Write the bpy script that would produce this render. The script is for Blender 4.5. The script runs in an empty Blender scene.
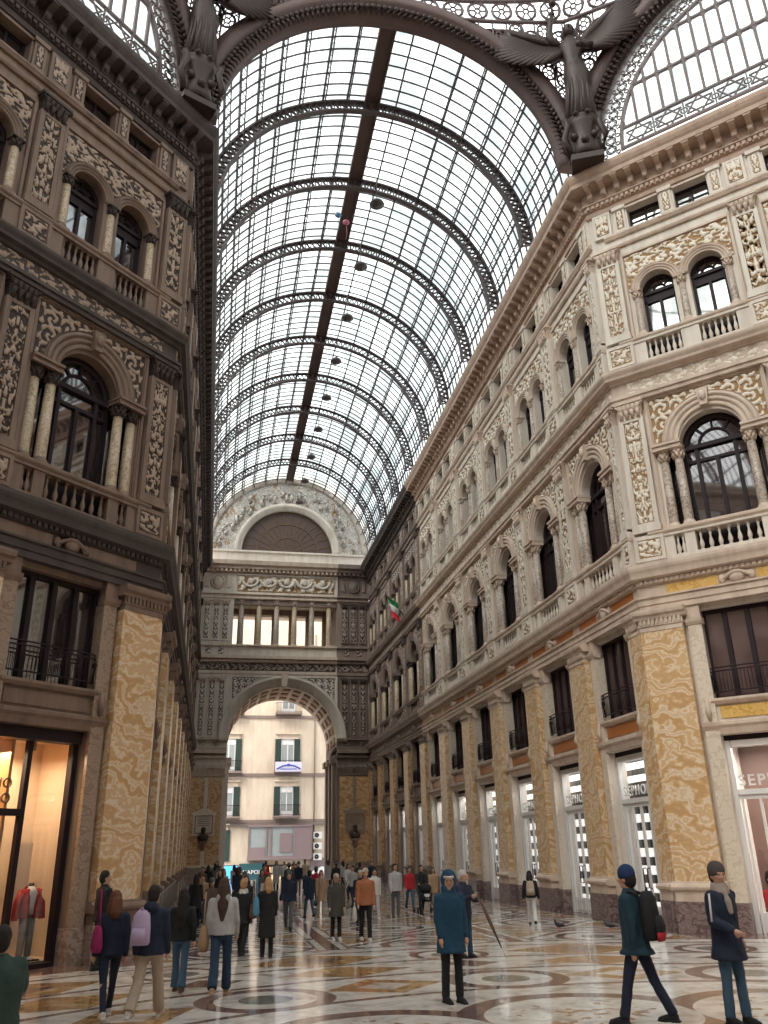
import bpy, math, random
from mathutils import Vector, Matrix, noise
random.seed(7)
PI=math.pi; S2=math.sqrt(.5); C8=math.tan(PI/8)
C=bpy.context.scene.collection
W=7.5; YR=23.12; YE=71.2; PITCH=4.8; CH=15.4
# ---------------------------------------------------------------- camera
def make_camera():
    f,p,yaw,roll=824.28,math.radians(22.201),math.radians(11.618),math.radians(-1.265)
    F=Vector((math.sin(yaw)*math.cos(p),math.cos(yaw)*math.cos(p),math.sin(p)))
    R=Vector((math.cos(yaw),-math.sin(yaw),0)); U=R.cross(F)
    R2=R*math.cos(roll)+U*math.sin(roll); U2=-R*math.sin(roll)+U*math.cos(roll)
    cd=bpy.data.cameras.new('camera'); cd.sensor_fit='VERTICAL'; cd.sensor_height=36; cd.sensor_width=27
    cd.lens=f/1024*36; cd.clip_start=.1; cd.clip_end=500
    o=bpy.data.objects.new('camera',cd); C.objects.link(o)
    m=Matrix((R2,U2,-F)).transposed().to_4x4(); m.translation=Vector((-5.565,0,2.29)); o.matrix_world=m
    bpy.context.scene.camera=o
make_camera()
# ---------------------------------------------------------------- node expression helper
class NT:
    def __init__(s,name):
        s.m=bpy.data.materials.new(name); s.m.use_nodes=True; s.t=s.m.node_tree; s.t.nodes.clear()
        s.out=s.t.nodes.new('ShaderNodeOutputMaterial')
    def n(s,typ,ins=None,**kw):
        x=s.t.nodes.new(typ)
        for k,v in kw.items(): setattr(x,k,v)
        for k,v in (ins or {}).items(): s.put(x.inputs[k],v)
        return x
    def put(s,sock,v):
        if isinstance(v,E): s.t.links.new(v.s,sock)
        elif isinstance(v,bpy.types.NodeSocket): s.t.links.new(v,sock)
        else:
            if isinstance(v,tuple) and len(v)==3 and sock.type=='RGBA': v=(*v,1)
            sock.default_value=v
    def e(s,sock): return E(s,sock)
    def m_(s,op,*a):
        x=s.n('ShaderNodeMath',operation=op)
        for i,v in enumerate(a): s.put(x.inputs[i],v)
        return E(s,x.outputs[0])
    def pos(s):
        g=s.n('ShaderNodeTexCoord'); return g.outputs['Object']
    def wpos(s):
        g=s.n('ShaderNodeNewGeometry'); return g.outputs['Position']
    def xyz(s,v):
        x=s.n('ShaderNodeSeparateXYZ',{0:v}); return [E(s,x.outputs[i]) for i in range(3)]
    def mix(s,f,a,b):
        x=s.n('ShaderNodeMix',data_type='RGBA'); s.put(x.inputs[0],f); s.put(x.inputs[6],a); s.put(x.inputs[7],b); return x.outputs[2]
    def noise(s,v,scale=1,detail=3,rough=.55,dist=0):
        x=s.n('ShaderNodeTexNoise',{'Vector':v,'Scale':scale,'Detail':detail,'Roughness':rough,'Distortion':dist}); return E(s,x.outputs[0])
    def mp(s,v,sc=(1,1,1),lo=(0,0,0)):
        x=s.n('ShaderNodeMapping',{'Vector':v,'Scale':sc,'Location':lo}); return x.outputs[0]
    def ramp(s,f,stops):
        x=s.n('ShaderNodeValToRGB',{0:f}); cr=x.color_ramp
        while len(cr.elements)<len(stops): cr.elements.new(.5)
        for el,(p,c) in zip(cr.elements,stops): el.position=p; el.color=(*c,1)
        return x.outputs[0]
    def bump(s,h,st=.3,d=.02):
        x=s.n('ShaderNodeBump',{'Height':h,'Strength':st,'Distance':d}); return x.outputs[0]
    def pr(s,col,rough=.6,metal=0,bump=None,**kw):
        d={'Base Color':col,'Roughness':rough,'Metallic':metal}
        if bump is not None: d['Normal']=bump
        for k,v in kw.items(): d[k.replace('_',' ')]=v
        x=s.n('ShaderNodeBsdfPrincipled',d); s.t.links.new(x.outputs[0],s.out.inputs[0]); return x
class E:
    def __init__(s,nt,sock): s.nt=nt; s.s=sock
    def _(s,op,o): return s.nt.m_(op,s,o)
    def __add__(s,o): return s._('ADD',o)
    def __radd__(s,o): return s._('ADD',o)
    def __sub__(s,o): return s._('SUBTRACT',o)
    def __rsub__(s,o): return s.nt.m_('SUBTRACT',o,s)
    def __mul__(s,o): return s._('MULTIPLY',o)
    def __rmul__(s,o): return s._('MULTIPLY',o)
    def __truediv__(s,o): return s._('DIVIDE',o)
    def __lt__(s,o): return s._('LESS_THAN',o)
    def __gt__(s,o): return s._('GREATER_THAN',o)
    def abs(s): return s.nt.m_('ABSOLUTE',s)
    def mod(s,o): return s.nt.m_('FLOORED_MODULO',s,o)
    def floor(s): return s.nt.m_('FLOOR',s)
    def sin(s): return s.nt.m_('SINE',s)
    def cos(s): return s.nt.m_('COSINE',s)
    def sqrt(s): return s.nt.m_('SQRT',s)
    def max(s,o): return s._('MAXIMUM',o)
    def min(s,o): return s._('MINIMUM',o)
def srgb(r,g,b):
    f=lambda c:(c/255/12.92) if c<=10 else ((c/255+.055)/1.055)**2.4
    return (f(r),f(g),f(b))
def plain(name,col,rough=.6,metal=0,var=.12,sc=3.,bump=0,**kw):
    nt=NT(name); p=nt.pos(); a=nt.noise(p,sc,4); k=(a-.5)*(2*var)+1
    c=nt.mix(1.0,col,col)
    x=nt.n('ShaderNodeHueSaturation',{'Color':(*col,1),'Value':k})
    b=nt.bump(nt.noise(p,sc*6,3),bump,.02) if bump else None
    nt.pr(x.outputs[0],rough,metal,b,**kw); return nt.m
def stone(name,c1,c2,dirt,amt,rough=.75):
    nt=NT(name); p=nt.wpos()
    a=nt.noise(p,.55,5,.6); f=nt.noise(p,5,4,.6); st=nt.noise(nt.mp(p,(2.5,2.5,.35)),1,5,.65)
    c=nt.mix(a,c1,c2); c=nt.mix((f-.45)*.7,c,c1)
    d=nt.m_('MULTIPLY',nt.ramp(st,[(.42,(0,0,0)),(.72,(1,1,1))]),amt)
    c=nt.mix(d,c,dirt)
    nt.pr(c,rough,0,nt.bump(f,.25,.03)); return nt.m
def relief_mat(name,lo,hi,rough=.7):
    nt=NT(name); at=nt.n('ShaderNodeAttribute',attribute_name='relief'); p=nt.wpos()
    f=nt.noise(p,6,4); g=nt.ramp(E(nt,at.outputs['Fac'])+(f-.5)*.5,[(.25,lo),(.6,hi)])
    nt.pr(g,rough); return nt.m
def marble(name,cols,sc=.55,bandz=2.2,dist=5,rough=.28):
    nt=NT(name); p=nt.wpos()
    q=nt.n('ShaderNodeTexNoise',{'Vector':nt.mp(p,(.8,.8,1.1)),'Scale':sc*1.6,'Detail':4.,'Roughness':.55}).outputs['Color']
    v=nt.n('ShaderNodeVectorMath',{0:q,1:(dist,dist,dist)},operation='MULTIPLY').outputs[0]
    v=nt.n('ShaderNodeVectorMath',{0:v,1:nt.mp(p,(.7,.7,bandz))},operation='ADD').outputs[0]
    w=E(nt,nt.n('ShaderNodeTexWave',{'Vector':v,'Scale':.45,'Distortion':2.5,'Detail':4.,'Detail Scale':1.4},wave_type='BANDS',bands_direction='DIAGONAL').outputs['Fac'])
    n2=nt.noise(p,.9,5,.6)
    c=nt.ramp(w*.75+n2*.5-.12,[(.12,cols[0]),(.38,cols[1]),(.55,cols[2]),(.68,cols[3]),(.85,cols[1])])
    nt.pr(c,rough,0,Specular_IOR_Level=.4); return nt.m
M={}
M['stone']=stone('cream_stone',(.75,.68,.60),(.67,.58,.49),(.34,.24,.19),.4)
M['stone2']=stone('moulding_stone',(.70,.58,.48),(.58,.44,.34),(.32,.21,.16),.5)
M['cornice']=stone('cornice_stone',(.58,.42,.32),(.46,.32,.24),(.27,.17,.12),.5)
M['dstone']=stone('dark_brown_stone',(.27,.185,.135),(.20,.135,.10),(.07,.045,.04),.5)  # left building's stone, a darker brown than the right side
M['dstone2']=stone('dark_brown_moulding',(.30,.20,.145),(.20,.13,.10),(.06,.04,.035),.5)
M['dcornice']=stone('dark_brown_cornice',(.10,.072,.06),(.06,.045,.04),(.03,.022,.02),.6)
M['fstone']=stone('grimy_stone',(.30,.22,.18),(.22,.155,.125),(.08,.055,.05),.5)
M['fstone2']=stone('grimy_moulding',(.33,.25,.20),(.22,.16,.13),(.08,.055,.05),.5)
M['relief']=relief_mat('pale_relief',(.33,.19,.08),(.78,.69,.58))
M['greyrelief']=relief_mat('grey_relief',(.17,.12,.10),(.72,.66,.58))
M['drelief']=relief_mat('dark_brown_relief',(.045,.028,.022),(.42,.31,.23))
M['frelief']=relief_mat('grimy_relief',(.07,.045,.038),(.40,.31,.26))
M['gold']=marble('giallo_marble',[(.56,.33,.15),(.66,.43,.23),(.75,.57,.37),(.76,.64,.50)])
M['goldr']=marble('brown_giallo_marble',[(.42,.22,.09),(.55,.32,.15),(.64,.43,.24),(.64,.50,.35)])
M['strip']=marble('pale_marble_strip',[(.60,.49,.38),(.68,.58,.47),(.74,.66,.56),(.68,.57,.46)],1.2)
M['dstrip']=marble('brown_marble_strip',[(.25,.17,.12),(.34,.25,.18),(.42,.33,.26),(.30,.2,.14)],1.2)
M['base']=marble('purple_grey_marble',[(.13,.085,.08),(.20,.14,.13),(.26,.19,.18),(.32,.25,.23)],1.4)
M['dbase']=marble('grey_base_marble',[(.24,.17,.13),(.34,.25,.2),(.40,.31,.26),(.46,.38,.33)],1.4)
M['column']=marble('grey_column_marble',[(.26,.19,.15),(.40,.31,.25),(.50,.42,.35),(.56,.49,.43)],2.2)
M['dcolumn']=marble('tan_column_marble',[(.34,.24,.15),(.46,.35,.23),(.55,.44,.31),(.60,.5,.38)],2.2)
M['orange']=plain('burnt_orange_panel',(.42,.15,.045),.35)
M['yellow']=marble('yellow_panel',[(.55,.30,.07),(.68,.42,.12),(.74,.52,.22),(.66,.4,.1)],1.)
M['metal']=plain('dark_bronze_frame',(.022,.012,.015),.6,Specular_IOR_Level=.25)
M['iron']=plain('painted_iron',(.085,.062,.062),.55)
M['arch_iron']=plain('brown_arch_iron',(.12,.072,.062),.6,0,.3,1.5)
M['lattice']=plain('lattice_iron',(.15,.11,.105),.6)
M['bronze']=plain('dark_bronze_figure',(.045,.024,.018),.5,.3,.3,4)
M['gilt']=plain('dull_gilt_bronze',(.20,.12,.06),.5,.3,.5,3)
M['white']=plain('white_paint',(.72,.70,.68),.4,0,.05)
M['black']=plain('black_paint',(.02,.02,.022),.5)
M['lead']=plain('grey_lamp',(.10,.085,.08),.4,.4)
def window_glass(name,col,rough=.03,ior=1.9):
    nt=NT(name); p=nt.wpos(); b=nt.bump(nt.noise(p,.7,2),.04,.05); nt.pr(col,rough,0,b,IOR=ior); return nt.m
M['glass']=window_glass('dark_window_glass',(.03,.02,.021),.03,2.5)
M['curtainglass']=window_glass('curtained_window_glass',(.12,.075,.068))
def clear_glass(name,tint=(1,1,1)):
    nt=NT(name); t=nt.n('ShaderNodeBsdfTransparent',{0:(*tint,1)}); g=nt.n('ShaderNodeBsdfGlossy',{'Color':(1,1,1,1),'Roughness':.02})
    fr=E(nt,nt.n('ShaderNodeLayerWeight',{'Blend':.5}).outputs['Facing']); x=nt.n('ShaderNodeMixShader',{0:fr*fr*fr*fr*.6+.04}); nt.t.links.new(t.outputs[0],x.inputs[1]); nt.t.links.new(g.outputs[0],x.inputs[2])
    nt.t.links.new(x.outputs[0],nt.out.inputs[0]); return nt.m
M['shopglass']=clear_glass('clear_shop_glass',(.93,.93,.92))
def roof_glass():
    nt=NT('roof_glass'); at=E(nt,nt.n('ShaderNodeAttribute',attribute_name='tint').outputs['Fac']); p=nt.wpos()
    n1=nt.noise(nt.mp(p,(.7,.25,.7)),1,4,.6); f=nt.m_('MULTIPLY',nt.ramp(n1*1.0+at*.3,[(.44,(0,0,0)),(.66,(1,1,1))]),.85)
    t=nt.n('ShaderNodeBsdfTransparent',{0:nt.mix(f,(.88,.92,.92),(.15,.19,.19))}); d=nt.n('ShaderNodeBsdfTranslucent',{0:(.8,.86,.84,1)}); g=nt.n('ShaderNodeBsdfDiffuse',{0:(.55,.55,.52,1)})
    a=nt.n('ShaderNodeMixShader',{0:.25}); nt.t.links.new(t.outputs[0],a.inputs[1]); nt.t.links.new(d.outputs[0],a.inputs[2])
    b=nt.n('ShaderNodeMixShader',{0:.08}); nt.t.links.new(a.outputs[0],b.inputs[1]); nt.t.links.new(g.outputs[0],b.inputs[2])
    nt.t.links.new(b.outputs[0],nt.out.inputs[0]); return nt.m
M['roofglass']=roof_glass()
def emit(name,col,st):
    nt=NT(name); e=nt.n('ShaderNodeEmission',{0:(*col,1),1:st}); nt.t.links.new(e.outputs[0],nt.out.inputs[0]); return nt.m
M['lamp']=emit('lit_lamp',(1,.93,.82),14.)
M['lampw']=emit('lit_white_lamp',(1,.98,.95),10.)
# ---------------------------------------------------------------- mesh builder
class MB:
    def __init__(s): s.v=[]; s.f=[]; s.mi=[]; s.sm=[]; s.cur=0; s.att=None
    def face(s,idx,smooth=False): s.f.append(idx); s.mi.append(s.cur); s.sm.append(smooth)
    def box(s,a0,a1,b0,b1,c0,c1):
        k=len(s.v); s.v+=[(a,b,c) for a in (a0,a1) for b in (b0,b1) for c in (c0,c1)]
        for q in ((0,1,3,2),(4,6,7,5),(0,4,5,1),(2,3,7,6),(0,2,6,4),(1,5,7,3)): s.face([k+i for i in q])
    def prism(s,prof,u0,u1,m0=0,m1=0):   # profile of (n,z) run along u, ends mitred by m*n
        k=len(s.v); N=len(prof)
        s.v+=[(u0+m0*n,n,z) for n,z in prof]+[(u1+m1*n,n,z) for n,z in prof]
        for i in range(N): j=(i+1)%N; s.face([k+i,k+j,k+N+j,k+N+i])
        s.face([k+i for i in range(N)][::-1]); s.face([k+N+i for i in range(N)])
    def extr(s,pts,n0,n1):               # polygon in (u,z) extruded along n
        k=len(s.v); N=len(pts); s.v+=[(u,n0,z) for u,z in pts]+[(u,n1,z) for u,z in pts]
        for i in range(N): j=(i+1)%N; s.face([k+i,k+j,k+N+j,k+N+i])
        s.face([k+i for i in range(N)]); s.face([k+N+i for i in range(N)][::-1])
    def lathe(s,prof,seg=16,c=(0,0,0),a0=0,a1=2*PI,sq=1.,smooth=True):
        k=len(s.v); N=len(prof); full=abs(a1-a0-2*PI)<1e-6; K=seg if full else seg+1
        for i in range(K):
            a=a0+(a1-a0)*i/seg
            for r,z in prof: s.v.append((c[0]+r*math.cos(a),c[1]+r*math.sin(a)*sq,c[2]+z))
        for i in range(seg):
            j=(i+1)%K
            for q in range(N-1): s.face([k+i*N+q,k+j*N+q,k+j*N+q+1,k+i*N+q+1],smooth)
    def ring(s,prof,cu,cz,a0=0,a1=PI,seg=24,smooth=True,y0=0):  # closed (r,n) profile swept round an arch axis along n
        k=len(s.v); N=len(prof); full=abs(a1-a0-2*PI)<1e-6; K=seg if full else seg+1
        for i in range(K):
            a=a0+(a1-a0)*i/seg
            for r,n in prof: s.v.append((cu+r*math.cos(a),y0+n,cz+r*math.sin(a)))
        for i in range(seg):
            j=(i+1)%K
            for q in range(N): p=(q+1)%N; s.face([k+i*N+q,k+i*N+p,k+j*N+p,k+j*N+q],smooth)
        if not full: s.face([k+i for i in range(N)]); s.face([k+seg*N+i for i in range(N)][::-1])
    def arch_plate(s,ua,ub,zs,zt,cu,r,n0,n1,seg=20):
        arc=[(cu-r*math.cos(PI*i/seg),zs+r*math.sin(PI*i/seg)) for i in range(seg+1)]
        k=len(s.v)
        for u,z in arc: s.v+=[(u,n1,z),(u,n1,zt),(u,n0,z),(u,n0,zt)]
        for i in range(seg):
            a=k+4*i; b=a+4
            s.face([a,b,b+1,a+1]); s.face([a,a+2,b+2,b]); s.face([a+2,a+3,b+3,b+2]); s.face([a+1,b+1,b+3,a+3])
        if cu-r>ua: s.box(ua,cu-r,n0,n1,zs,zt)
        if ub>cu+r: s.box(cu+r,ub,n0,n1,zs,zt)
    def tube(s,pts,r,seg=6,rs=None,caps=True,smooth=True):
        pts=[Vector(p) for p in pts]; k=len(s.v); n=len(pts); ref=Vector((0,0,1))
        for i,p in enumerate(pts):
            d=(pts[min(i+1,n-1)]-pts[max(i-1,0)]).normalized()
            if abs(d.dot(ref))>.95: ref=Vector((1,0,0)) if abs(d.x)<.9 else Vector((0,1,0))
            a=d.cross(ref).normalized(); b=d.cross(a); rr=rs[i] if rs else r
            for j in range(seg): t=2*PI*j/seg; s.v.append(tuple(p+a*(rr*math.cos(t))+b*(rr*math.sin(t))))
        for i in range(n-1):
            for j in range(seg): q=(j+1)%seg; s.face([k+i*seg+j,k+i*seg+q,k+(i+1)*seg+q,k+(i+1)*seg+j],smooth)
        if caps: s.face([k+j for j in range(seg)]); s.face([k+(n-1)*seg+j for j in range(seg)][::-1])
    def bar(s,p,q,w,d=None,up=(0,0,1)):   # square bar
        d=d or w; p=Vector(p); q=Vector(q); t=(q-p).normalized(); up=Vector(up)
        if abs(t.dot(up))>.97: up=Vector((0,1,0)) if abs(t.y)<.9 else Vector((1,0,0))
        a=t.cross(up).normalized()*w/2; b=t.cross(a).normalized()*d/2; k=len(s.v)
        for c in (p,q): s.v+=[tuple(c+a+b),tuple(c-a+b),tuple(c-a-b),tuple(c+a-b)]
        for i in range(4): j=(i+1)%4; s.face([k+i,k+j,k+4+j,k+4+i])
        s.face([k,k+1,k+2,k+3]); s.face([k+7,k+6,k+5,k+4])
    def sphere(s,c,r,seg=12,rings=8,sc=(1,1,1)):
        k=len(s.v)
        for i in range(rings+1):
            t=PI*i/rings
            for j in range(seg): a=2*PI*j/seg; s.v.append((c[0]+r*sc[0]*math.sin(t)*math.cos(a),c[1]+r*sc[1]*math.sin(t)*math.sin(a),c[2]+r*sc[2]*math.cos(t)))
        for i in range(rings):
            for j in range(seg): q=(j+1)%seg; s.face([k+i*seg+j,k+(i+1)*seg+j,k+(i+1)*seg+q,k+i*seg+q],True)
    def loft(s,secs,seg=16,smooth=True):  # secs: (centre, rx, ry) horizontal ellipses
        k=len(s.v)
        for c,rx,ry in secs:
            for j in range(seg): a=2*PI*j/seg; s.v.append((c[0]+rx*math.cos(a),c[1]+ry*math.sin(a),c[2]))
        n=len(secs)
        for i in range(n-1):
            for j in range(seg): q=(j+1)%seg; s.face([k+i*seg+j,k+i*seg+q,k+(i+1)*seg+q,k+(i+1)*seg+j],smooth)
        s.face([k+j for j in range(seg)][::-1]); s.face([k+(n-1)*seg+j for j in range(seg)])
    def mesh(s,name,mats):
        me=bpy.data.meshes.new(name); me.from_pydata(s.v,[],s.f)
        if not isinstance(mats,(list,tuple)): mats=[mats]
        for m in mats: me.materials.append(M[m] if isinstance(m,str) else m)
        me.polygons.foreach_set('material_index',s.mi); me.polygons.foreach_set('use_smooth',s.sm)
        if s.att:
            nm,vals,dom=s.att; a=me.attributes.new(nm,'FLOAT',dom); a.data.foreach_set('value',vals)
        me.validate(); me.update()
        if not s.att:
            import bmesh
            bm=bmesh.new(); bm.from_mesh(me); bmesh.ops.recalc_face_normals(bm,faces=bm.faces); bm.to_mesh(me); bm.free()
        return me
def ob(name,me,parent=None,loc=(0,0,0),rz=0,mat=None,sc=None):
    o=bpy.data.objects.new(name,me); C.objects.link(o); o.location=loc; o.rotation_euler=(0,0,rz)
    if parent: o.parent=parent
    if sc: o.scale=sc if isinstance(sc,tuple) else (sc,sc,sc)
    if mat: setmat(o,mat)
    return o
def setmat(o,mat,i=0):
    o.material_slots[i].link='OBJECT'; o.material_slots[i].material=M[mat] if isinstance(mat,str) else mat
def empty(name,loc=(0,0,0),rz=0,parent=None):
    o=bpy.data.objects.new(name,None); o.empty_display_size=.2; C.objects.link(o); o.location=loc; o.rotation_euler=(0,0,rz)
    if parent: o.parent=parent
    return o
def tag(o,label=None,cat=None,group=None,kind=None):
    if label: o['label']=label
    if cat: o['category']=cat
    if group: o['group']=group
    if kind: o['kind']=kind
    return o
CACHE={}
def cached(key,fn):
    if key not in CACHE: CACHE[key]=fn()
    return CACHE[key]
def copy_tree(o,parent=None):
    ch=list(o.children); c=o.copy(); C.objects.link(c)
    if parent: c.parent=parent
    for k in ch: copy_tree(k,c)
    return c
# ================================================================ carved relief and mouldings
def sst(a,b,x):
    t=max(0,min(1,(x-a)/(b-a))); return t*t*(3-2*t)
def relief_h(x,z,w,seed,kind):
    a=abs(x); N=noise.noise
    if kind=='panel':      # candelabra of leaves mirrored on the axis
        d1=N((a*7,z*5,seed)); d2=N((a*7+9,z*5,seed+5))
        h=.42+.55*math.sin(z*15+7*math.sin(a*11)+3*d1)*math.cos(a*20+2.5*d2)+.5*N((a*16,z*13,seed+3))
        return sst(.3,.7,h+sst(.05,.015,a)*.35)
    if kind=='band':       # running scrolls
        k=2*PI/.55; s1=math.sin(x*k+math.sin(z*19)*1.3)*math.cos(z*14+N((x*4,z*4,seed))*3)
        return sst(.25,.7,.45+.5*s1+.6*N((x*12,z*13,seed)))
    if kind=='spandrel':   # curling acanthus
        cx=math.floor(x/.55)*.55+.27; cz=math.floor(z/.5)*.5+.25
        h=.42+.5*math.sin(math.hypot(x-cx,z-cz)*24+2*math.atan2(z-cz,x-cx))+.6*N((x*11,z*11,seed))
        return sst(.25,.72,h)
    h=.5+1.3*N((x*2.4,z*2.4,seed))+.6*N((x*6,z*6,seed+2))   # figures
    return sst(.25,.7,h)
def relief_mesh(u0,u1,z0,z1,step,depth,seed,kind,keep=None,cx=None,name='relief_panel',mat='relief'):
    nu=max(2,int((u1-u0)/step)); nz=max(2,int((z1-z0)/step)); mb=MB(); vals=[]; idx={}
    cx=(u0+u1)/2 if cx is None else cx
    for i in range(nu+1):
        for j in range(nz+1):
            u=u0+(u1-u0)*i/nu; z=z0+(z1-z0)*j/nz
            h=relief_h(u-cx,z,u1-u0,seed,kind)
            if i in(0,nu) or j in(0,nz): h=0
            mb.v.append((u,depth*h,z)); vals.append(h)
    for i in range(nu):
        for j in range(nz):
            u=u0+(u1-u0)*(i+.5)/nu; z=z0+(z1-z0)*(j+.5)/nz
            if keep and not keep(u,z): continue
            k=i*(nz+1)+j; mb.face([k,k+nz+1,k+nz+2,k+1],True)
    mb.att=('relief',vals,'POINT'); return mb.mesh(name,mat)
def frame_box(mb,u0,u1,z0,z1,t,n0,n1):
    mb.box(u0,u0+t,n0,n1,z0,z1); mb.box(u1-t,u1,n0,n1,z0,z1); mb.box(u0+t,u1-t,n0,n1,z1-t,z1); mb.box(u0+t,u1-t,n0,n1,z0,z0+t)
# material sets: a = restored stone, b = darker brown left building, c = grimy far bays
SETS={'a':dict(stone='stone',trim='stone2',cornice='cornice',relief='relief',gold='gold',strip='strip',base='base',column='column',panel='orange',glass='glass',shop='white'),
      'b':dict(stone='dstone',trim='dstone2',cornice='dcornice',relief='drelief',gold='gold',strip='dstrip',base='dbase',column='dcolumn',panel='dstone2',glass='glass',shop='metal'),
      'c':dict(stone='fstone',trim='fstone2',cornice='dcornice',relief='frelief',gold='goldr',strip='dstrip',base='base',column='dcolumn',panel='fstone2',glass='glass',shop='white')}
def ms(key,s,fn): return cached((key,s),lambda: fn(SETS[s]))
# ---- capitals
def capital_mesh(w,h,n0,n1,flare,name,mat):
    mb=MB(); K=7
    for i in range(K):
        t0=i/K; t1=(i+1)/K; f=flare*(t0**2)
        mb.box(-w/2-f,w/2+f,n0,n1+f,h*t0*.86,h*t1*.86+.002)
    mb.box(-w/2-flare*1.25,w/2+flare*1.25,n0,n1+flare*1.25,h*.86,h)
    nl=max(3,int(w/.17))
    for row,(zz,hh) in enumerate(((0,.42),(.3,.45))):
        for i in range(nl+row):
            u=-w/2+w*(i+.5)/(nl+row); b=.7*w/nl/2
            mb.tube([(u,n1-.01,h*zz),(u,n1+.03,h*(zz+hh*.6)),(u,n1+.09+flare*.3,h*(zz+hh)),(u,n1+.07+flare*.3,h*(zz+hh)-.05)],b,6,rs=[b,b,b*.8,b*.4])
    for sgn in(-1,1): mb.tube([(sgn*(w/2-.06),n1,h*.5),(sgn*(w/2+flare*.7),n1+flare*.8,h*.8),(sgn*(w/2+flare),n1+flare,h*.72)],.045,6)
    return mb.mesh(name,mat)
def round_capital_mesh(r,h,name,mat):
    mb=MB(); mb.lathe([(r,0),(r*1.15,.02),(r*1.0,.04),(r*1.08,h*.4),(r*1.35,h*.8),(r*1.5,h*.86),(0,h*.86)],12)
    mb.box(-r*1.55,r*1.55,-r*1.55,r*1.55,h*.86,h)
    for row,(zz,hh,n) in enumerate(((.05,.4,8),(.35,.42,8))):
        for i in range(n):
            a=2*PI*(i+.5*row)/n; c,s_=math.cos(a),math.sin(a); q=lambda rr,z:(rr*c,rr*s_,z)
            mb.tube([q(r*1.02,h*zz),q(r*1.15,h*(zz+hh*.6)),q(r*1.5,h*(zz+hh)),q(r*1.45,h*(zz+hh)-.03)],r*.3,5,rs=[r*.33,r*.33,r*.25,r*.1])
    return mb.mesh(name,mat)
def shaft_mesh(r0,r1,h,mat):
    mb=MB(); mb.lathe([(r0*1.0,0),(r0,h*.3),(r1,h),(0,h)],14); return mb.mesh('column',mat)
def cbase_mesh(r,mat):
    mb=MB(); mb.box(-r*1.4,r*1.4,-r*1.4,r*1.4,0,.07); mb.lathe([(r*1.35,.07),(r*1.42,.1),(r*1.3,.13),(r*1.12,.15),(r*1.2,.18),(r*1.05,.21),(r,.22)],14); return mb.mesh('column_base',mat)
def add_column(par,u,n,z,r,h,hc,s,tag_):
    S=SETS[s]
    c=ob('column',cached(('shaft',r,h,s),lambda: shaft_mesh(r,r*.86,h,S['column'])),par,(u,n,z))
    ob('column_base',cached(('cb',r,s),lambda: cbase_mesh(r,S['trim'])),c,(0,0,-.2))
    ob('capital',cached(('rc',r,hc,s),lambda: round_capital_mesh(r*.9,hc,'capital',S['relief'] if s!='a' else 'stone2')),c,(0,0,h))
# ---- ground-floor and upper pilasters
def add_ground_pilaster(par,u,s,w=1.3,half=0,n1=.30):
    S=SETS[s]; a,b=-w/2,w/2
    if half==1: a=0.0
    if half==-1: b=0.0
    def fn():
        mb=MB(); mb.box(a,b,-.05,n1,1.27,8.3); return mb.mesh('pilaster',S['gold'])
    def fb():
        mb=MB(); mb.box(a-.06*(half!=1),b+.06*(half!=-1),-.05,n1+.10,0,.78); mb.cur=1
        mb.box(a-.03*(half!=1),b+.03*(half!=-1),-.05,n1+.07,.78,1.05)
        pr=[(-.05,1.03),(n1+.08,1.03),(n1+.15,1.08),(n1+.17,1.14),(n1+.13,1.2),(n1+.04,1.22),(n1+.02,1.28),(-.05,1.28)]
        mb.prism(pr,a-.1*(half!=1),b+.1*(half!=-1)); return mb.mesh('pilaster_base',[S['base'],S['trim']])
    k=(w,half,n1)
    p=ob('pilaster',cached(('gp',k,s),fn),par,(u,0,0)); ob('pilaster_base',cached(('gpb',k,s),fb),p)
    cw=(b-a); ob('capital',cached(('gpc',k,s),lambda: flat_capital(a,b,half,n1,S['trim'])),p)
def flat_capital(a,b,half,n1,mat):
    mb=MB(); la=0 if half==1 else 1; lb=0 if half==-1 else 1
    mb.box(a,b,-.05,n1+.02,8.3,8.45)
    mb.box(a-.04*la,b+.04*lb,-.05,n1+.05,8.45,8.5); mb.box(a-.02*la,b+.02*lb,-.05,n1+.03,8.5,8.66)
    k=max(3,int((b-a)/.13))
    for i in range(k):
        u=a+(b-a)*(i+.5)/k; mb.box(u-.035,u+.035,n1+.03,n1+.08,8.5,8.66)
    mb.prism([(-.05,8.66),(n1+.08,8.66),(n1+.1,8.74),(n1+.18,8.8),(n1+.2,8.88),(n1+.2,8.95),(-.05,8.95)],a-.14*la,b+.14*lb)
    return mb.mesh('capital',mat)
def add_strip_pilaster(par,u,s):        # narrow plain marble strip beside each shop opening
    S=SETS[s]
    def fn():
        mb=MB(); mb.box(-.2,.2,-.3,.12,.75,8.35); mb.cur=1; mb.box(-.22,.22,-.3,.15,0,.75); return mb.mesh('marble_strip',[S['strip'],S['base']])
    p=ob('marble_strip',cached(('st',s),fn),par,(u,0,0))
    def fc():
        mb=MB(); 
        for z in (5.25,8.35): mb.prism([(-.1,z),(.14,z),(.2,z+.1),(.22,z+.2),(-.1,z+.2)],-.25,.25)
        mb.prism([(-.1,8.55),(.14,8.55),(.16,8.95),(-.1,8.95)],-.21,.21)
        mb.tube([(0,.14,5.5),(0,.2,5.75),(0,.15,6.1)],.07,6,rs=[.04,.09,.03])
        return mb.mesh('capital',S['trim'])
    ob('capital',cached(('stc',s),fc),p)
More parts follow.
